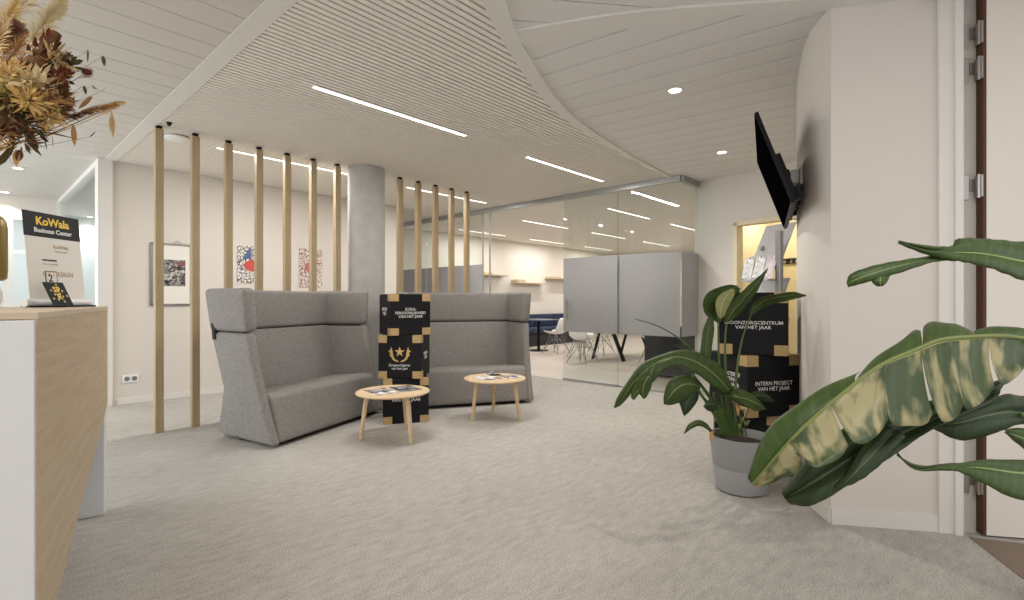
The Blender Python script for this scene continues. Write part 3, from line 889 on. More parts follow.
# petal clusters
def cluster(px, py, d, n, rad, ln, wd, mat):
    bm = bmesh.new(); c = bpx(px, py, d)
    for k in range(int(n * 1.9)):
        v = Vector((random.gauss(0, 1), random.gauss(0, 1), random.gauss(0, 1))).normalized()
        petal(bm, c + v * rad * random.uniform(.1, .7), v + (c - neck).normalized() * .4, ln * random.uniform(.4, .9), wd * random.uniform(.5, .9))
    mesh('flower_head', bm, DRY[mat], bq, True); stem(px, py, d, 'moss', .002)
for q in ((54, 60, 1.9, 26, .05, .06, .014, 'cream'), (38, 86, 1.86, 34, .06, .07, .014, 'pale'), (16, 96, 1.84, 110, .075, .06, .008, 'olive'), (0, 90, 1.84, 90, .07, .06, .008, 'olive'), (46, 100, 1.88, 30, .05, .06, .012, 'tan'), (24, 82, 1.84, 30, .06, .06, .012, 'cream'), (58, 92, 1.9, 24, .04, .05, .012, 'brown'), (66, 64, 1.94, 20, .04, .05, .013, 'moss'), (8, 112, 1.84, 36, .06, .07, .012, 'brown'), (36, 112, 1.88, 30, .05, .07, .01, 'tan'), (56, 108, 1.92, 22, .04, .05, .011, 'brown'), (-14, 108, 1.85, 36, .06, .08, .014, 'red'), (28, 122, 1.9, 26, .05, .07, .009, 'moss'), (62, 78, 1.9, 22, .04, .045, .012, 'red')):
    cluster(*q)
for q in ((30, 100, 1.82, 60, .06, .055, .006, 'straw'), (10, 74, 1.82, 60, .06, .055, .006, 'straw'), (48, 118, 1.9, 50, .05, .05, .005, 'straw'), (64, 100, 1.94, 40, .04, .045, .006, 'tan'), (-6, 130, 1.86, 50, .06, .06, .006, 'tan'), (24, 140, 1.92, 30, .05, .05, .007, 'brown')):
    cluster(*q)
def leaf1(px0, py0, px1, py1, d, wd, mat):
    bm = bmesh.new(); p = bpx(px0, py0, d); e = bpx(px1, py1, d)
    petal(bm, p, e - p, (e - p).length, wd, .12)
    if px0 > 60: tube(bm, [neck.lerp(p, .45) + Vector((0, 0, .03)), neck.lerp(p, .75) + Vector((0, 0, .02)), p], [.0009, .0008, .0006], sides=4, smooth_n=6)
    mesh('leaf', bm, DRY[mat], bq, True)
for q in ((103, 56, 104, 67, 2.0, .008, 'moss'), (88, 50, 87, 62, 2.0, .004, 'brown'), (84, 86, 85, 95, 2.0, .008, 'moss'), (92, 86, 98, 89, 2.0, .006, 'tan'), (102, 91, 106, 86, 2.0, .003, 'moss'), (92, 97, 80, 110, 2.0, .012, 'tan'), (68, 108, 73, 96, 2.0, .012, 'moss'), (73, 125, 73, 146, 1.98, .012, 'tan'), (17, 150, 18, 168, 1.95, .014, 'tan'), (20, 150, 16, 162, 1.95, .016, 'brown'), (33, 138, 37, 152, 1.95, .014, 'moss'), (28, 140, 40, 156, 1.95, .008, 'brown'), (44, 138, 45, 150, 1.96, .009, 'moss'), (40, 135, 48, 142, 1.96, .008, 'brown'), (52, 134, 55, 148, 1.97, .003, 'moss'), (8, 152, 12, 170, 1.95, .003, 'brown'), (90, 137, 95, 131, 2.0, .003, 'moss'), (20, 128, 85, 134, 1.95, .008, 'moss'), (0, 134, 60, 126, 1.93, .008, 'moss'), (6, 22, 10, 30, 1.95, .008, 'moss'), (3, 18, 12, 24, 1.95, .005, 'moss'), (62, 52, 74, 66, 1.95, .014, 'cream'), (66, 52, 74, 60, 1.97, .012, 'moss'), (48, 58, 60, 74, 1.9, .012, 'cream'), (78, 78, 92, 76, 2.0, .003, 'cream')):
    leaf1(*q)
bm = bmesh.new()
for k in range(420):                                   # fine dry twigs filling the heart of the bouquet
    c = bpx(random.uniform(-25, 62), random.uniform(50, 135), random.uniform(1.86, 2.1)); v = (c - neck).normalized() + Vector((random.gauss(0, .4), random.gauss(0, .4), random.gauss(0, .4)))
    v.normalize(); s = v.cross(Vector((random.random(), random.random(), 1))).normalized() * .0013; l = random.uniform(.03, .08)
    bm.faces.new([bm.verts.new(x) for x in (c - s, c + s, c + v * l)])
o = mesh('foliage', bm, DRY['tan'], bq); o['kind'] = 'stuff'
bm = bmesh.new(); tube(bm, [neck, bpx(2, 160, 1.97), bpx(14, 120, 1.93)], [.016, .012, .006], sides=8, smooth_n=8); mesh('stem', bm, DRY['moss'], bq, True)

# ------------------------------------------------------------------ leaves
def leaf(parent, mat, A, Mi, Bq, n=28, m=5, wave=.0012, name='leaf', bulge=.012, org=None):
    """blade lofted between two edges and the midrib; each list holds (px, py, depth)"""
    base = org if org is not None else Vector(parent.location)
    a, c, b = (catmull([at(*q) - base for q in L_], n) for L_ in (A, Mi, Bq))
    bm = bmesh.new(); uvl = bm.loops.layers.uv.new('UVMap'); rows = []
    for i in range(n + 1):
        row = []
        nrm = (a[i] - c[i]).cross(c[min(i + 1, n)] - c[max(i - 1, 0)])
        nrm = nrm.normalized() if nrm.length > 1e-7 else Vector((0, 0, 1))
        for k in range(-m, m + 1):
            t = abs(k) / m; e = a[i] if k < 0 else b[i]
            p = c[i].lerp(e, t) + nrm * (bulge * math.sin(PI * t) * 1.0 + wave * math.sin(i * 1.9 + (1 if k < 0 else 2)) * t)
            row.append((bm.verts.new(p), i / n, .5 + .5 * k / m))
        rows.append(row)
    for q, w in zip(rows, rows[1:]):
        for k in range(2 * m):
            quad = (q[k], q[k + 1], w[k + 1], w[k])
            f = bm.faces.new([x[0] for x in quad]); f.smooth = True
            for lp, x in zip(f.loops, quad): lp[uvl].uv = (x[1], x[2])
    me = bpy.data.meshes.new(name); bm.to_mesh(me); bm.free(); me.materials.append(mat)
    o = bpy.data.objects.new(name, me); COL.objects.link(o); o.parent = parent
    md = o.modifiers.new('thickness', 'SOLIDIFY'); md.thickness = .0012
    return o


def pstem(parent, pts, r, mat=None, name='stem'):
    base = Vector(parent.location)
    return mesh(name, T([at(*q) - base for q in pts], r, sides=8, smooth_n=16), mat or STEMG, parent, True)

# potted plant in the grey pot
pc = at(741, 300, 3.2)
pp = thing('potted_plant', (pc.x, pc.y, 0), 0, 'bird-of-paradise plant in a two-tier grey pot beside the black boxes', 'plant')
mesh('pot', lathe([(0, .0), (.135, 0), (.15, .012), (.165, .15), (.163, .155), (.168, .162), (.186, .335), (.188, .345), (.178, .345), (.166, .28), (0, .28)], 56), POTM, pp, True)
mesh('soil', lathe([(0, .30), (.167, .295)], 40), SOIL, pp)
D0 = 3.25
base_pts = lambda x: (x, 432, D0)
for pts, r in (
    ([(731, 436, D0), (722, 400, 3.2), (719, 360, 3.16), (718, 322, 3.14)], [.012, .009, .007, .005]),
    ([(735, 436, D0), (728, 395, 3.22), (725, 350, 3.2), (727, 318, 3.2)], [.012, .009, .007, .005]),
    ([(738, 436, D0), (735, 395, 3.26), (741, 345, 3.28), (752, 312, 3.22)], [.012, .009, .006, .004]),
    ([(728, 436, D0), (716, 408, 3.2), (706, 392, 3.15), (693, 375, 3.1)], [.014, .012, .010, .007]),
    ([(726, 436, D0), (712, 410, 3.2), (702, 396, 3.12), (695, 385, 3.08)], [.013, .011, .009, .006]),
    ([(733, 436, D0), (728, 412, 3.2), (726, 396, 3.15)], [.012, .009, .006]),
    ([(742, 436, 3.27), (738, 405, 3.3), (722, 392, 3.22)], [.01, .007, .005]),
    ([(730, 436, D0), (716, 400, 3.2), (714, 392, 3.2)], [.014, .011, .008]),
    ([(724, 436, D0), (714, 432, 3.2), (709, 428, 3.18)], [.007, .005, .004]),
    ([(746, 436, D0), (745, 420, 3.25), (749, 406, 3.25)], [.006, .005, .003])):
    pstem(pp, pts, r)
pstem(pp, [(718, 390, 3.17), (705, 365, 3.12), (685, 343, 3.06), (660, 327, 3.02), (635, 319, 3.0)], [.006, .006, .005, .004, .0025], STEMG, 'rolled_leaf')
# upright spoon leaf
leaf(pp, LEAF1, [(717, 322, 3.12), (706, 315, 3.08), (703, 302, 3.06), (710, 291, 3.1), (728, 285, 3.16), (738, 286, 3.18)],
     [(719, 323, 3.14), (717, 312, 3.12), (717, 304, 3.12), (721, 296, 3.14), (730, 290, 3.17), (739, 287, 3.18)],
     [(721, 322, 3.16), (726, 314, 3.18), (731, 306, 3.2), (735, 299, 3.2), (739, 293, 3.19), (740, 288, 3.18)], bulge=.01)
leaf(pp, LEAFY, [(719, 318, 3.07), (716, 310, 3.06), (716, 301, 3.06), (721, 294, 3.08), (731, 289, 3.1)], [(721, 319, 3.08), (721, 310, 3.07), (723, 302, 3.07), (728, 294, 3.09), (733, 289, 3.1)],
     [(724, 317, 3.1), (727, 310, 3.1), (731, 302, 3.11), (734, 296, 3.11), (735, 290, 3.1)], bulge=.004)
# hanging strip
leaf(pp, LEAF1, [(708, 317, 3.09), (703, 330, 3.06), (701, 345, 3.05), (700, 356, 3.05), (704, 362, 3.05)], [(710, 317, 3.1), (708, 330, 3.08), (706, 345, 3.06), (706, 356, 3.06), (707, 362, 3.06)],
     [(713, 316, 3.11), (714, 330, 3.1), (712, 345, 3.08), (711, 356, 3.08), (709, 361, 3.07)], bulge=.006)
# tall pointed leaf
leaf(pp, LEAF1, [(724, 322, 3.17), (727, 308, 3.12), (737, 297, 3.14), (750, 284, 3.2), (768, 269, 3.25)], [(726, 323, 3.18), (733, 311, 3.17), (742, 301, 3.19), (754, 287, 3.22), (768, 269, 3.25)],
     [(729, 322, 3.2), (740, 314, 3.24), (749, 303, 3.25), (758, 290, 3.25), (768, 269, 3.25)], bulge=.008)
# arching right leaf
leaf(pp, LEAF1, [(749, 313, 3.21), (753, 304, 3.19), (763, 297, 3.12), (778, 294, 3.04), (793, 292, 2.96), (806, 296, 2.9)], [(751, 314, 3.22), (757, 306, 3.21), (767, 300, 3.15), (780, 297, 3.06), (794, 295, 2.98), (806, 296, 2.9)],
     [(753, 315, 3.23), (761, 309, 3.22), (770, 305, 3.18), (782, 302, 3.08), (795, 299, 2.99), (806, 296, 2.9)], bulge=.006)
# big arching torn leaf
leaf(pp, LEAF1, [(733, 388, 3.15), (720, 366, 3.08), (700, 353, 3.03), (680, 350, 3.0), (658, 356, 2.96), (640, 365, 2.93), (628, 381, 2.92), (617, 398, 2.92), (614, 408, 2.93)],
     [(731, 392, 3.14), (716, 376, 3.06), (698, 363, 3.0), (678, 357, 2.95), (660, 361, 2.92), (645, 371, 2.9), (632, 384, 2.9), (620, 401, 2.92), (614, 408, 2.93)],
     [(722, 395, 3.12), (712, 386, 3.03), (698, 375, 2.97), (680, 366, 2.92), (664, 370, 2.88), (650, 377, 2.88), (636, 388, 2.9), (622, 404, 2.92), (614, 408, 2.93)], n=40)
leaf(pp, LEAF1, [(655, 366, 2.9), (645, 374, 2.88), (633, 388, 2.88), (631, 396, 2.89)], [(660, 368, 2.88), (650, 377, 2.86), (638, 390, 2.87), (632, 399, 2.88)], [(664, 370, 2.88), (653, 382, 2.87), (641, 392, 2.87), (634, 400, 2.88)], n=16, bulge=.003)
leaf(pp, LEAF1, [(645, 371, 2.88), (637, 378, 2.87), (635, 388, 2.88), (643, 398, 2.89)], [(653, 370, 2.87), (647, 379, 2.85), (643, 388, 2.86), (644, 399, 2.88)], [(658, 370, 2.88), (653, 378, 2.86), (651, 388, 2.87), (646, 398, 2.88)], n=16, bulge=.004)
leaf(pp, LEAF1, [(648, 368, 2.87), (645, 374, 2.86), (650, 378, 2.87)], [(654, 366, 2.86), (651, 373, 2.85), (653, 379, 2.87)], [(660, 366, 2.87), (656, 372, 2.86), (655, 378, 2.87)], n=12, bulge=.003)
# two drooping leaves below it
leaf(pp, LEAF1, [(701, 384, 3.06), (692, 377, 3.02), (681, 375, 2.98), (669, 381, 2.95), (664, 395, 2.94), (664, 404, 2.95)], [(700, 387, 3.06), (691, 384, 3.0), (682, 385, 2.95), (674, 391, 2.92), (668, 399, 2.93), (664, 404, 2.95)],
     [(698, 390, 3.06), (693, 393, 3.02), (686, 399, 2.98), (678, 403, 2.96), (670, 405, 2.95), (664, 404, 2.95)], bulge=.006)
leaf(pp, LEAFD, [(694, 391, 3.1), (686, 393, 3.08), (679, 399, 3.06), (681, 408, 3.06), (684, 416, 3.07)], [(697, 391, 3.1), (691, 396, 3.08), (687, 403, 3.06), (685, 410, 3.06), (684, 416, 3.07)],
     [(699, 392, 3.12), (698, 399, 3.1), (694, 406, 3.08), (688, 413, 3.07), (684, 416, 3.07)], bulge=.004)
# low leaves in front
leaf(pp, LEAF1, [(722, 391, 3.16), (735, 391, 3.1), (748, 392, 3.08), (758, 399, 3.08), (766, 409, 3.1)], [(724, 394, 3.15), (736, 397, 3.06), (747, 399, 3.04), (757, 404, 3.05), (766, 409, 3.1)],
     [(727, 397, 3.14), (737, 402, 3.08), (746, 406, 3.04), (756, 411, 3.06), (766, 409, 3.1)], bulge=.006)
leaf(pp, LEAF1, [(724, 392, 3.18), (731, 389, 3.14), (741, 389, 3.12), (748, 392, 3.12)], [(726, 394, 3.17), (733, 394, 3.12), (742, 394, 3.1), (749, 393, 3.12)], [(729, 396, 3.17), (735, 398, 3.13), (744, 398, 3.11), (749, 394, 3.12)], n=16, bulge=.004)
leaf(pp, LEAFD, [(748, 396, 3.2), (756, 391, 3.19), (766, 393, 3.19), (775, 402, 3.2)], [(750, 398, 3.2), (758, 396, 3.18), (767, 397, 3.18), (775, 402, 3.2)], [(752, 401, 3.22), (759, 401, 3.2), (768, 402, 3.2), (775, 402, 3.2)], n=16, bulge=.004)
leaf(pp, LEAFD, [(705, 402, 3.12), (712, 398, 3.1), (720, 401, 3.12)], [(703, 406, 3.12), (711, 404, 3.08), (719, 406, 3.12)], [(706, 410, 3.12), (713, 412, 3.1), (719, 409, 3.12)], n=12, bulge=.004)
leaf(pp, LEAF1, [(712, 431, 3.18), (706, 423, 3.12), (697, 420, 3.08), (688, 425, 3.06), (684, 434, 3.06)], [(713, 432, 3.18), (706, 426, 3.1), (698, 423, 3.06), (690, 427, 3.05), (684, 434, 3.06)], [(712, 434, 3.18), (705, 428, 3.11), (698, 426, 3.07), (691, 429, 3.06), (684, 434, 3.06)], n=18, bulge=.003)
leaf(pp, LEAF1, [(701, 347 + 25, 3.1), (712, 366, 3.1), (722, 375, 3.14), (732, 390, 3.2)], [(703, 377, 3.08), (714, 376, 3.06), (723, 385, 3.1), (732, 393, 3.18)], [(706, 381, 3.1), (714, 384, 3.08), (722, 392, 3.12), (731, 396, 3.18)], n=16, bulge=.005)
for k in range(12):
    a = random.uniform(0, 2 * PI); x = 745 + 5 * math.cos(a); y = 408 + random.uniform(-2, 24)
    dx = random.uniform(-7, 7); dy = random.uniform(-6, 5); dd = 3.2 + random.uniform(-.04, .06)
    leaf(pp, LEAFD if k % 2 else LEAFY, [(x, y - 1.5, dd), (x + dx * .5 - 1, y + dy * .5 - 2, dd), (x + dx, y + dy, dd)], [(x, y, dd), (x + dx * .5, y + dy * .5, dd - .01), (x + dx, y + dy, dd)], [(x, y + 1.5, dd), (x + dx * .5 + 1, y + dy * .5 + 2, dd), (x + dx, y + dy, dd)], n=6, m=2, bulge=.001, name='small_leaf')
leaf(pp, DRY['tan'], [(711, 431, 3.14), (709, 436, 3.12), (710, 441, 3.12)], [(712, 431, 3.14), (711, 436, 3.12), (711, 441, 3.12)], [(714, 431, 3.14), (713, 436, 3.12), (711, 441, 3.12)], n=6, m=2, bulge=.001, name='dry_leaf')
leaf(pp, DRY['tan'], [(731, 402, 3.12), (735, 403, 3.1), (737, 414, 3.1)], [(733, 402, 3.12), (737, 405, 3.1), (738, 416, 3.1)], [(736, 401, 3.12), (740, 406, 3.1), (739, 414, 3.1)], n=6, m=2, bulge=.001, name='dry_leaf')

# large plant whose leaves reach in beside the door
qc = at(1150, 300, 1.62)
q_ = thing('tall_plant', (qc.x, qc.y, 0), 0, 'large banana-leaved plant reaching in beside the cream door', 'plant')
mesh('pot', lathe([(0, .0), (.17, 0), (.18, .012), (.215, .385), (.218, .40), (.205, .40), (.195, .34), (0, .34)], 48), POTM, q_, True)
mesh('soil', lathe([(0, .36), (.197, .355)], 40), SOIL, q_)
pstem(q_, [(1150, 575, 1.62), (1130, 450, 1.58), (1080, 350, 1.5), (1024, 342, 1.42)], [.02, .017, .013, .009])
pstem(q_, [(1155, 575, 1.62), (1150, 420, 1.64), (1100, 290, 1.62), (1024, 262, 1.52)], [.02, .016, .012, .007])
pstem(q_, [(1146, 575, 1.62), (1120, 470, 1.64), (1070, 420, 1.62), (1020, 415, 1.58)], [.02, .015, .012, .007])
pstem(q_, [(1148, 575, 1.58), (1110, 490, 1.5), (1060, 470, 1.44), (1020, 478, 1.4)], [.02, .014, .01, .006])
# main leaf: near half hangs down, far half shows over the midrib
md_ = [(1040, 341, 1.44), (1005, 336, 1.40), (968, 337, 1.36), (940, 340, 1.33), (917, 349, 1.31), (879, 366, 1.27), (838, 397, 1.24), (804, 426, 1.23), (780, 452, 1.24), (752, 484, 1.26)]
dn = [(1040, 356, 1.40), (1018, 378, 1.33), (990, 400, 1.28), (965, 415, 1.25), (940, 424, 1.23), (893, 426, 1.19), (868, 442, 1.17), (826, 462, 1.16), (798, 468, 1.17), (758, 488, 1.25)]
up = [(1040, 338, 1.47), (1005, 330, 1.47), (968, 334, 1.45), (945, 328, 1.44), (920, 331, 1.42), (895, 351, 1.37), (858, 379, 1.31), (812, 402, 1.28), (772, 430, 1.28), (750, 478, 1.27)]
def seg(poly, u0, u1, n=6):
    P = [Vector(p) for p in poly]; k = len(P) - 1; out = []
    for j in range(n + 1):
        u = (u0 + (u1 - u0) * j / n) * k; i = min(int(u), k - 1); out.append(tuple(P[i].lerp(P[i + 1], u - i)))
    return out
dense = lambda L_: [tuple(v) for v in catmull(L_, 60)]
MD, DN_, UP = dense(md_), dense(dn), dense(up)
bounds = [0, .16, .30, .43, .545, .69, .85, 1.0]
def blade_half(edge, cuts, mat, name, gapf=.012):
    bm = bmesh.new(); uvl = bm.loops.layers.uv.new('UVMap'); base = Vector(q_.location); m = 7
    for ci, (u0, u1) in enumerate(zip(cuts, cuts[1:])):
        n = max(8, int((u1 - u0) * 60)); rows = []
        for i in range(n + 1):
            t = i / n; u = u0 + (u1 - u0) * t
            P = at(*seg(MD, u, u, 1)[0]) - base
            # lobes pull together at the rim and get rounded corners
            uu = u0 + (u1 - u0) * (.04 + .92 * t) + .012
            E = at(*seg(edge, min(1, uu), min(1, uu), 1)[0]) - base
            rnd = 1 - .13 * (abs(2 * t - 1) ** 5)
            row = []
            nrm = (E - P).cross(at(*MD[min(60, int(u * 59) + 1)]) - at(*MD[int(u * 59)]))
            nrm = nrm.normalized() if nrm.length > 1e-8 else Vector((0, 0, 1))
            for k in range(m + 1):
                s = k / m
                p = P.lerp(E, s * rnd) + nrm * (.020 * math.sin(PI * s * .8) * math.sin(PI * (.15 + .7 * t)) + .004 * math.sin(t * 9) * s + .007 * (ci % 2) * s)
                row.append((bm.verts.new(p), u, .5 + .5 * s))
            rows.append(row)
        for a, b in zip(rows, rows[1:]):
            for k in range(m):
                quad = (a[k], a[k + 1], b[k + 1], b[k]); f = bm.faces.new([x[0] for x in quad]); f.smooth = True
                for lp, x in zip(f.loops, quad): lp[uvl].uv = (x[1], x[2])
    me = bpy.data.meshes.new(name); bm.to_mesh(me); bm.free(); me.materials.append(mat)
    o = bpy.data.objects.new(name, me); COL.objects.link(o); o.parent = q_
    mdf = o.modifiers.new('thickness', 'SOLIDIFY'); mdf.thickness = .0014
    return o
lf = blade_half(DN_, bounds, LEAFP, 'leaf')
uf = blade_half(UP, [0, .2, .42, .62, 1.0], LEAF1, 'leaf')
mesh('midrib', T([at(*p) - Vector(q_.location) for p in md_], [.006, .006, .005, .004, .003, .002], sides=8, smooth_n=40), M_plain('midrib', (112, 122, 66), .5, var=.08), q_, True)
# dark leaf behind and below
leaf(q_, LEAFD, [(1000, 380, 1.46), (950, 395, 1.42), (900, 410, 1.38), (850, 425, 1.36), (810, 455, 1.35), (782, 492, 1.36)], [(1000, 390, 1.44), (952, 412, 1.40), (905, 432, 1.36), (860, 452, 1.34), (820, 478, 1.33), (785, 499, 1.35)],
     [(990, 405, 1.40), (935, 428, 1.34), (898, 452, 1.31), (862, 476, 1.3), (815, 504, 1.31), (790, 504, 1.34)], n=36, bulge=.016, wave=.002)
leaf(q_, LEAFD, [(880, 425, 1.33), (860, 450, 1.31), (845, 475, 1.3), (836, 488, 1.3)], [(895, 430, 1.32), (872, 455, 1.29), (852, 476, 1.28), (837, 489, 1.29)], [(905, 437, 1.31), (885, 460, 1.29), (862, 479, 1.28), (840, 489, 1.29)], n=18, bulge=.006)
# mid dark leaf
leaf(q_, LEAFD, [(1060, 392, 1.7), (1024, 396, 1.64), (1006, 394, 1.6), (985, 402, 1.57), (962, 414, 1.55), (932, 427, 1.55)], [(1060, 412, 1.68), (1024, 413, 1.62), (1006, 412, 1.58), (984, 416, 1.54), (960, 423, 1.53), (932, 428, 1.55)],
     [(1060, 432, 1.66), (1024, 424, 1.6), (1003, 430, 1.56), (982, 437, 1.53), (958, 440, 1.52), (932, 428, 1.55)], bulge=.014)
leaf(q_, LEAF1, [(1070, 440, 1.6), (1040, 432, 1.58), (1020, 428, 1.57), (1004, 430, 1.56)], [(1070, 458, 1.6), (1040, 445, 1.57), (1020, 437, 1.56), (1004, 431, 1.56)], [(1070, 475, 1.6), (1040, 460, 1.58), (1020, 446, 1.57), (1004, 432, 1.56)], n=14, bulge=.006)
# lower pointed leaf
leaf(q_, LEAF1, [(1060, 458, 1.42), (1024, 460, 1.40), (981, 460, 1.37), (951, 466, 1.35), (917, 465, 1.34), (897, 455, 1.34)], [(1060, 472, 1.40), (1022, 473, 1.37), (980, 468, 1.35), (951, 468, 1.34), (917, 467, 1.34), (897, 455, 1.34)],
     [(1060, 495, 1.36), (1020, 500, 1.33), (980, 482, 1.33), (954, 471, 1.33), (917, 470, 1.34), (897, 455, 1.34)], bulge=.010)
# upper leaf with its long curled tip
leaf(q_, LEAF1, [(1060, 240, 1.58), (1024, 242, 1.54), (987, 239, 1.5), (958, 239, 1.47), (951, 247, 1.46), (930, 246, 1.44), (897, 241, 1.44)], [(1060, 268, 1.54), (1024, 262, 1.5), (988, 255, 1.46), (965, 253, 1.45), (948, 253, 1.44), (928, 250, 1.44), (897, 242, 1.44)],
     [(1060, 290, 1.5), (1024, 281, 1.46), (992, 269, 1.43), (968, 263, 1.42), (945, 259, 1.43), (925, 254, 1.44), (897, 243, 1.44)], n=40, bulge=.012, wave=.002)
leaf(q_, LEAF1, [(960, 256, 1.46), (936, 256, 1.46), (904, 260, 1.45), (873, 266, 1.44), (851, 274, 1.44), (847, 282, 1.44)], [(960, 259, 1.45), (936, 259, 1.45), (904, 265, 1.43), (875, 273, 1.42), (855, 280, 1.43), (847, 284, 1.44)],
     [(960, 261, 1.44), (934, 262, 1.44), (902, 272, 1.43), (878, 279, 1.42), (860, 284, 1.43), (848, 287, 1.44)], bulge=.005)
leaf(q_, LEAF1, [(873, 276, 1.43), (872, 282, 1.42), (877, 286, 1.42)], [(880, 276, 1.42), (880, 282, 1.41), (881, 286, 1.42)], [(890, 274, 1.43), (888, 280, 1.42), (884, 285, 1.42)], n=8, m=2, bulge=.002)

# ------------------------------------------------------------------ television on its bracket
TA, TB, TCc, TD = at(754, 113, 2.9), at(757, 162, 3.93), at(783, 234, 3.93), at(790, 205, 2.9)
tx = (TB - TA).normalized(); W_ = (TB - TA).length
ty = ((TD - TA) - tx * (TD - TA).dot(tx)).normalized(); H_ = (TD - TA).length
tn = tx.cross(ty).normalized()
if tn.dot(R) > 0: tn = -tn                                         # the screen looks into the room
tv = thing('television', TA, 0, 'black flat television tilted forward on a bracket on the curved wall', 'television')
mt = Matrix(((tx.x, ty.x, tn.x, 0), (tx.y, ty.y, tn.y, 0), (tx.z, ty.z, tn.z, 0), (0, 0, 0, 1)))
mesh('screen', B(.008, W_ - .008, .008, H_ - .014, -.001, .002), SCREEN, tv, False, mt)
mesh('bezel', B(0, W_, 0, H_, -.022, -.001, bev=.002), BLACKP, tv, False, mt)
rh = mesh('rear_housing', B(.14, W_ - .14, H_ * .42, H_ - .03, -.06, -.022, bev=.008), BLACKP, tv, False, mt)
bm = bmesh.new()
for k in range(4): bx(bm, .16 + k * .2, .28 + k * .2, H_ * .80, H_ * .93, -.085, -.06, bev=.004)
mesh('connector_block', bm, BLACKP, rh)
bm = bmesh.new()
for k in (.36, .74): bx(bm, k, k + .035, H_ * .36, H_ * .96, -.075, -.058)
bx(bm, .3, .85, H_ * .56, H_ * .62, -.085, -.07)
mesh('mount_rail', bm, BLACKP, tv, False, mt)
tc_ = TA + tx * (W_ * .48) + ty * (H_ * .62) - tn * .08
wp = min(cw, key=lambda p: (p - Vector((tc_.x, tc_.y, 0))).length); wd_ = Vector((wp.x, wp.y, tc_.z + .02))
mb = thing('wall_bracket', wd_, 0, 'silver wall bracket holding the television', 'bracket')
wdir = (cw[cw.index(wp) + 1] - cw[cw.index(wp) - 1]).normalized(); wnn = Vector((-wdir.y, wdir.x, 0))
pm = Matrix(((wdir.x, wnn.x, 0, 0), (wdir.y, wnn.y, 0, 0), (0, 0, 1, 0), (0, 0, 0, 1)))
mesh('wall_plate', B(-.09, .09, .002, .02, -.06, .06, bev=.003), LAM, mb, False, pm)
mesh('hinge_block', B(-.05, .05, .02, .07, -.045, .045, bev=.006), LAM, mb, False, pm)
mesh('arm', T([(wnn * .06), (tc_ - wd_) * .6 + Vector((0, 0, .02)), (tc_ - wd_) * .93], .016, sides=10), GREYM, mb, True)

# ------------------------------------------------------------------ brochure stand behind the boxes
sp = at(766, 300, 4.35)
st = thing('brochure_stand', (sp.x, sp.y, 0), facing(sp) - math.radians(42), 'grey metal brochure stand behind the stacked boxes', 'stand')
mesh('base', B(-.18, .18, -.2, .2, 0, .015, bev=.004), GREYM, st)
mesh('post', B(.10, .15, -.01, .03, .015, 1.78, bev=.004), GREYM, st)
SG = M_plain('stand_grey', (176, 175, 176), .45, var=.02)
def rk(z): return Matrix.Translation((0, 0, z)) @ Matrix.Rotation(math.radians(-27), 4, 'X')
for z, nm in ((1.46, 'header_panel'), (1.12, 'tray_panel'), (.78, 'tray_panel')):
    sh = B(-.155, .155, -.003, .003, 0, .46 if z > 1.3 else .30)
    mesh(nm, sh, SG, st, False, rk(z) @ Matrix.Translation((-.03, 0, 0)))
for z in (1.36, 1.02, .70): mesh('tray', B(-.165, .105, -.10, .0, z, z + .02, bev=.003), SG, st)
for x in (-.12, .06):
    b = B(x - .012, x + .012, -.03, -.003, .20, .235, bev=.003); mesh('clip', b, STEEL, st, False, rk(1.46) @ Matrix.Translation((-.0, 0, 0)))
BRO = [M_collage('brochure_print', [(120, 136, 150), (226, 226, 224), (200, 204, 208), (240, 236, 230)], 40), M_collage('brochure_mauve', [(170, 152, 160), (224, 214, 214), (196, 186, 190)], 40)]
def brochure(x, z, a, mat, label):
    t = thing('brochure', st.matrix_basis @ Vector((x, -.052, z)), st.rotation_euler.z, label, 'brochure', 'brochures in the stand')
    m = Matrix.Rotation(math.radians(-18), 4, 'X') @ Matrix.Rotation(a, 4, 'Y')
    mesh('sheet', B(-.052, .052, -.002, .002, .0, .21), mat, t, False, m)
brochure(-.165, 1.382, -.06, BRO[0], 'blue and white brochure at the open side of the stand tray')
brochure(-.055, 1.382, .0, BRO[0], 'white brochure in the middle of the stand tray')
brochure(.053, 1.382, .03, BRO[1], 'mauve brochure at the post side of the stand tray')
# coat rail in the yellow room
crp = EA + ED * 1.05 + EN * 1.48
cr = thing('coat_rail', (crp.x, crp.y, 1.757), math.atan2(ED.y, ED.x), 'dark hook rail on the yellow wall beyond the opening', 'rail')
mesh('board', B(-.75, .75, -.005, .015, .025, .04), INKD, cr)
mesh('board', B(-.75, .75, -.005, .015, -.035, -.022), INKD, cr)
for k in range(17): mesh('hook', B(-.72 + k * .09, -.70 + k * .09 + .012 * (k % 3), -.015, .01, -.03, .03), INKD, cr)

# ------------------------------------------------------------------ things on the back wall
def wall_pt(px, py, y): 
    t = (px - 512) / FPX; r = F + R * t; s = y / r.y; return Vector((r.x * s, y, CH + (300 - py) * s / FPX))
a = wall_pt(151, 243, BY - .01); b_ = wall_pt(189, 304.5, BY - .01)
hp = thing('hanging_poster', (a.x, BY, b_.z), 0, 'white hanging poster with dark photo, behind the outermost divider posts', 'poster')
w_, h_ = b_.x - a.x, a.z - b_.z
mesh('sheet', B(.0, w_, -.012, -.008, 0, h_), PAPER, hp)
for z in (0, h_): mesh('hanging_rail', B(-.01, w_ + .01, -.022, -.004, z - .012, z + .012, bev=.003), GREYM, hp)
mesh('side_rail', B(-.012, .018, -.022, -.004, .0, h_), GREYM, hp)
p0 = wall_pt(163, 286, BY) - Vector((a.x, BY, b_.z)); p1 = wall_pt(185, 260.5, BY) - Vector((a.x, BY, b_.z))
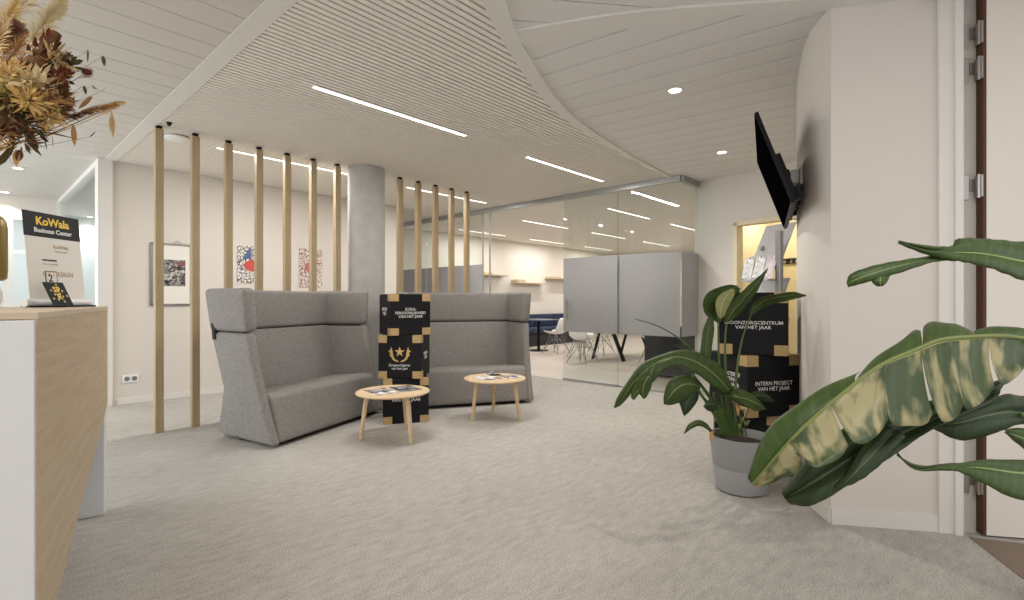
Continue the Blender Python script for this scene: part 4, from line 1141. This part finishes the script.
mesh('printed_photo', B(p0.x, p1.x, -.0135, -.0125, p0.z, p1.z), M_collage('group_photo', [(28, 28, 30), (150, 146, 142), (70, 68, 66), (200, 196, 190), (48, 46, 48)], 38), hp)
mesh('printed_band', B(p0.x + .14, p1.x, -.0145, -.0138, p1.z - .075, p1.z - .015), M_plain('dusty_red_print', (128, 84, 88), .6, var=.3, scale=60), hp)
mesh('hanger_cord', T([(w_ * .58, -.01, h_ + .01), (w_ * .68, -.01, h_ + .05), (w_ * .78, -.01, h_ + .01)], .003, sides=5), GREYM, hp)
def art(px0, px1, py0, py1, label, kind):
    a = wall_pt(px0, py1, BY - .006); b = wall_pt(px1, py0, BY - .006); w, h = b.x - a.x, b.z - a.z
    t = thing('art_print', (a.x, BY, a.z), 0, label, 'picture', 'drawn art prints on the back wall')
    mesh('sheet', B(0, w, -.008, -.003, 0, h), M_doodle('ink_doodle_' + str(kind), (52, 52, 60) if kind == 0 else (120, 70, 70), (226, 221, 213), 26 if kind == 0 else 30), t)
    b = bmesh.new(); e = .0085
    if kind == 0:
        v = [bm2 for bm2 in ((.06, h * .62), (w * .52, h * .98), (w * .56, h * .68))]
        b = prism(v, .0006); mm = Matrix(((1, 0, 0, 0), (0, 0, -1, -.0085), (0, 1, 0, 0), (0, 0, 0, 1)))
        mesh('blue_shape', b, M_plain('blue_paint', (84, 100, 150), .7, var=.25, scale=40), t, False, mm)
        ov = [(w * .60 + w * .34 * math.cos(i * PI / 12), h * .47 + h * .15 * math.sin(i * PI / 12)) for i in range(24)]
        mesh('red_shape', prism(ov, .0006), M_plain('red_paint', (196, 84, 78), .7, var=.2, scale=40), t, False, mm)
    else:
        mm = Matrix(((1, 0, 0, 0), (0, 0, -1, -.0085), (0, 1, 0, 0), (0, 0, 0, 1)))
        ov = [(w * .42 + w * .18 * math.cos(i * PI / 8), h * .52 + h * .13 * math.sin(i * PI / 8)) for i in range(16)]
        mesh('red_shape', prism(ov, .0006), M_plain('rose_paint', (186, 104, 104), .7, var=.3, scale=50), t, False, mm)
art(237, 262, 247, 283, 'blue, red and black drawn print on the back wall behind the divider', 0)
art(299, 322, 250, 287, 'pale line-drawn print with rose centre on the back wall nearer the column', 1)
op = wall_pt(130.5, 378.5, BY)
ol = thing('wall_outlet', (op.x, BY, op.z), 0, 'white double wall outlet low on the back wall', 'outlet')
mesh('plate', B(-.08, .08, -.012, 0, -.045, .045, bev=.004), WHITEP, ol)
for x in (-.035, .035): mesh('socket', lathe([(0, 0), (.026, 0), (.026, .004), (.018, .004), (.016, .001), (0, .001)], 20), GREYM, ol, False, Matrix.Translation((x, -.012, 0)) @ Matrix.Rotation(PI / 2, 4, 'X'))

# ------------------------------------------------------------------ ceiling fittings
LIGHTS = []
def lamp(name, loc, sx, sy, power, col=(1, .97, .93), rot=None):
    l = bpy.data.lights.new(name, 'AREA'); l.shape = 'RECTANGLE'; l.size = sx; l.size_y = sy; l.energy = power; l.color = col
    o = bpy.data.objects.new(name, l); COL.objects.link(o); o.location = loc
    if rot: o.rotation_euler = rot
    return o
def linear(x0, x1, y, label, grp, em=EMIT, power=30):
    t = thing('linear_light', ((x0 + x1) / 2, y, CEIL), 0, label, 'light', grp)
    h = (x1 - x0) / 2
    mesh('diffuser', B(-h, h, -.026, .026, -.006, .0), em, t)
    b = bmesh.new(); bx(b, -h - .01, h + .01, -.034, -.026, -.008, .02); bx(b, -h - .01, h + .01, .026, .034, -.008, .02)
    for k in range(int(h * 2 / .06)): bx(b, -h + .03 + k * .06, -h + .034 + k * .06, -.026, .026, -.010, -.006)
    mesh('housing', b, TRIMM, t)
    lamp('linear_lamp', ((x0 + x1) / 2, y, CEIL - .02), x1 - x0, .05, power)
def name_ok(s): return s.split()[0]
gl = 'linear lights in the slatted ceiling'
linear(1.77, 3.27, 3.60, 'long linear ceiling light above the sofa nearest the reception counter', gl)
linear(4.23, 5.76, 3.64, 'linear ceiling light above the glass-side sofa', gl)
linear(1.80, 3.27, 5.78, 'linear ceiling light between the divider posts and back wall', gl)
linear(4.23, 5.76, 5.85, 'linear ceiling light behind the glass-side divider posts', gl)
gm = 'linear lights in the meeting room ceiling'
nm = {0: 'nearest the sliding door', 1: 'in the middle of the room', 2: 'deep in the room'}
for i, y in enumerate((4.65, 6.6, 8.5)):
    for j, x in enumerate((7.55, 10.0, 12.5)):
        linear(x, x + 1.5, y, 'meeting room linear light ' + ['along the glass side', 'along the middle', 'along the shelf wall'][i] + ', ' + ['first', 'second', 'third'][j] + ' from the entrance glass', gm, EMITR, 20)
def downlight(px, py, label, grp='round downlights', power=48):
    p = gr(px, py, CEIL) if py < 300 else None
    t = thing('downlight', (p.x, p.y, CEIL), 0, label, 'light', grp)
    mesh('rim', lathe([(.045, .0), (.058, -.001), (.058, -.005), (.045, -.006), (.045, .0)], 28), TRIMM, t, True)
    mesh('glow_disc', lathe([(0, -.002), (.045, -.002)], 28), EMITD, t)
    l = bpy.data.lights.new('spot', 'SPOT'); l.energy = power; l.spot_size = math.radians(120); l.spot_blend = .8; l.color = (1, .95, .87); l.shadow_soft_size = .03
    o = bpy.data.objects.new('spot', l); COL.objects.link(o); o.location = (p.x, p.y, CEIL - .02)
downlight(675, 90, 'round downlight in the plank ceiling, the one farther from the television')
downlight(722, 152, 'round downlight in the plank ceiling near the television')
downlight(18, 168, 'round downlight over the corridor, beneath the dried flowers')
downlight(5, 192, 'second round downlight over the corridor beyond the counter')
downlight(90, 217, 'round downlight seen beyond the glass partition')
ap = gr(177, 137, CEIL)
t = thing('access_point', (ap.x, ap.y, CEIL), 0, 'white round wireless access point on the slatted ceiling', 'access point')
mesh('dome', lathe([(0, -.035), (.08, -.033), (.115, -.02), (.12, 0)], 36), WHITEP, t, True)
mesh('ring', lathe([(.118, 0), (.124, -.004), (.124, -.012), (.116, -.014)], 36), ALU, t, True)
ap = gr(169, 122.5, CEIL)
t = thing('smoke_detector', (ap.x, ap.y, CEIL), 0, 'tiny dark sensor beside the outermost post on the ceiling', 'detector')
mesh('head', lathe([(0, -.03), (.012, -.03), (.024, 0)], 20), BLACKP, t, True)

# ------------------------------------------------------------------ meeting-room furniture
mtb = thing('meeting_table', (9.2, 5.4, 0), 0, 'large meeting table with dark slanted trestle legs behind the glass', 'table')
mesh('tabletop', B(-.95, .95, -.48, .48, .715, .745, bev=.004), M_plain('grey_table', (150, 150, 152), .4), mtb)
for sx in (-.55, .55):
    for sy in (-1, 1):
        b = bmesh.new(); tube(b, [(sx, sy * .10, .715), (sx + .08, sy * .36, 0)], .04, 4); mesh('leg', b, BLACKP, mtb)
def make_chair(c, rz, label):
    t = thing('shell_chair', (c[0], c[1], 0), rz, label, 'chair', 'white shell chairs in the meeting room')
    bm = bmesh.new(); rows = []
    prof = [(-.22, .455), (-.18, .442), (0, .425), (.14, .432), (.20, .48), (.235, .60), (.255, .72), (.26, .80)]
    wid = [.19, .215, .225, .22, .215, .205, .18, .12]
    for (y, z), w in zip(prof, wid):
        rows.append([bm.verts.new((w * k / 4, y - .05 * (abs(k) / 4) ** 2 * (1 if z > .47 else 0), z + .07 * (abs(k) / 4) ** 2.5 * (1 if z < .5 else .1))) for k in range(-4, 5)])
    for a, b in zip(rows, rows[1:]):
        for k in range(8): bm.faces.new((a[k], a[k + 1], b[k + 1], b[k]))
    o = mesh('seat_shell', bm, WHITEP, t, True); sm = o.modifiers.new('sub', 'SUBSURF'); sm.levels = sm.render_levels = 1
    sd = o.modifiers.new('th', 'SOLIDIFY'); sd.thickness = .008
    for sx in (-1, 1):
        for sy in (-1, 1): mesh('leg', T([(sx * .09, sy * .09, .425), (sx * .22, sy * .22, 0)], .008, sides=6), GREYM, t)
    b = bmesh.new()
    for sy in (-1, 1): tube(b, [(-.13, sy * .13, .30), (.13, -sy * .13, .30)], .005, 5)
    for sx in (-1, 1): tube(b, [(sx * .09, -.09, .41), (sx * .2, .2, .07)], .004, 5); tube(b, [(sx * .09, .09, .41), (sx * .2, -.2, .07)], .004, 5)
    for sy in (-1, 1): tube(b, [(-.09, sy * .09, .41), (.2, sy * .2, .07)], .004, 5); tube(b, [(.09, sy * .09, .41), (-.2, sy * .2, .07)], .004, 5)
    mesh('wire_brace', b, GREYM, t)
    return t
ch = make_chair((8.0, 5.5), PI / 2, 'white shell chair at the head of the meeting table')
for c, rz, lb in (((8.85, 6.12), 0, 'white shell chair on the far side of the meeting table, nearer its head'), ((9.6, 6.12), 0, 'white shell chair on the far side of the meeting table, second from its head'),
                  ((9.05, 4.55), PI, 'white shell chair on the near side of the meeting table'), ((9.05, 6.95), PI, 'white shell chair at the small black table by the navy bench')):
    c_ = copy_tree(ch); c_.location = (c[0], c[1], 0); c_.rotation_euler.z = rz; c_['label'] = lb
cf = thing('cafe_table', (9.25, 7.62, 0), 0, 'small black pedestal table in front of the navy bench', 'table')
mesh('tabletop', B(-.35, .35, -.35, .35, .72, .745, bev=.004), M_plain('slate_top', (92, 100, 114), .4), cf)
mesh('pedestal', T([(0, 0, .02), (0, 0, .72)], .035, sides=12), BLACKP, cf)
mesh('foot', lathe([(0, 0), (.24, 0), (.24, .012), (.04, .022), (0, .022)], 28), BLACKP, cf)
be = thing('bench_sofa', (8.2, 8.35, 0), 0, 'long navy upholstered bench along the shelf wall', 'bench')
mesh('base', B(0, 4.2, .06, .84, 0, .34), M_plain('bench_plinth', (44, 45, 50), .7), be)
for k in range(5):
    mesh('seat_cushion', B(k * .84 + .004, (k + 1) * .84 - .004, .0, .66, .34, .46, bev=.02), FABN, be, True)
    mesh('backrest', B(k * .84 + .004, (k + 1) * .84 - .004, .62, .82, .46, .80, bev=.03), FABN, be, True)
SHW = M_wood('shelf_wood', (200, 176, 140), (220, 198, 164), 'X')
for i, (x0, x1, z, lb) in enumerate(((8.6, 9.65, 1.82, 'upper wooden wall shelf closest to the entrance side'), (10.0, 11.25, 1.65, 'lower wooden wall shelf in the middle'), (11.45, 12.6, 1.81, 'upper wooden wall shelf closest to the sliding door'))):
    s_ = thing('wall_shelf', (x0, 9.2, z), 0, lb + ' on the meeting room wall', 'shelf', 'wooden shelves on the meeting room wall')
    mesh('board', B(0, x1 - x0, -.22, -.002, 0, .03, bev=.003), SHW, s_)
    mesh('end_block', B(0, .35, -.22, -.002, .03, .10, bev=.003) if i == 1 else B(0.05, .5, -.22, -.002, .03, .07, bev=.003), SHW, s_)
cb = thing('low_cabinet', (7.35, 3.42, 0), 0, 'low anthracite cabinet standing behind the frosted glass', 'cabinet')
mesh('carcass', B(-.0, .42, -.62, .45, .03, .78), DARKCAB, cb)
mesh('plinth', B(.03, .40, -.6, .43, 0, .03), BLACKP, cb)
for k in range(2): mesh('door', B(-.018, 0, -.615 + k * .533, -.087 + k * .533, .04, .775, bev=.002), DARKCAB, cb)

# ------------------------------------------------------------------ light
def area(name, loc, target, sx, sy, power, col):
    o = lamp(name, loc, sx, sy, power, col)
    d = (Vector(target) - Vector(loc)).normalized(); o.rotation_euler = d.to_track_quat('-Z', 'Y').to_euler(); return o
area('assumed_daylight_lamp', (-3.05, 6.7, 1.4), (4, 6.2, .6), 5.0, 2.2, 180, (.92, .96, 1.0))  # added area lamp out of view, stands in for assumed daylight
area('added_corridor_lamp', (.2, 11.8, CEIL - .03), (.2, 11.8, 0), 3, .6, 22, (.95, .98, 1))  # added lamp over the corridor, no fitting goes with it
area('added_side_room_lamp', (2.2, 9.6, CEIL - .03), (2.2, 9.6, 0), 1.5, 2, 22, (.95, .98, 1))  # likewise added, brightens the side room without a fitting
area('assumed_closet_lamp', (7.4, 1.9, CEIL - .25), (7.4, 1.9, 0), .6, .6, 12, (1, .92, .76))  # assumed warm lamp, unseen, with no fitting in the closet
area('foyer_fill', (.6, -1.2, CEIL - .03), (.6, -1.2, 0), 2.4, 1.2, 62, (1, .96, .90))  # added fill lamp out of view, has no fitting
area('foyer_fill', (-1.2, 2.2, CEIL - .03), (-1.2, 2.2, 0), 1.2, 2.0, 40, (1, .95, .88))  # second added fill, also unseen and without a fitting
wd = bpy.data.worlds.new('daylight'); SC.world = wd; wd.use_nodes = True
wd.node_tree.nodes['Background'].inputs[0].default_value = (.95, .95, 1, 1); wd.node_tree.nodes['Background'].inputs[1].default_value = 1.1

# ------------------------------------------------------------------ camera
cam = bpy.data.cameras.new('camera'); cam.sensor_width = 36; cam.lens = 36 * FPX / 1024; cam.clip_start = .02; cam.clip_end = 100
co = bpy.data.objects.new('camera', cam); COL.objects.link(co)
co.location = (0, 0, CH); co.rotation_euler = (PI / 2, 0, TH - PI / 2)
SC.camera = co
SC.view_settings.view_transform = 'Standard'
SC.view_settings.look = 'None'
SC.view_settings.exposure = 0.15
try:
    SC.cycles.use_denoising = True; SC.cycles.max_bounces = 8; SC.cycles.transparent_max_bounces = 16
except Exception: pass
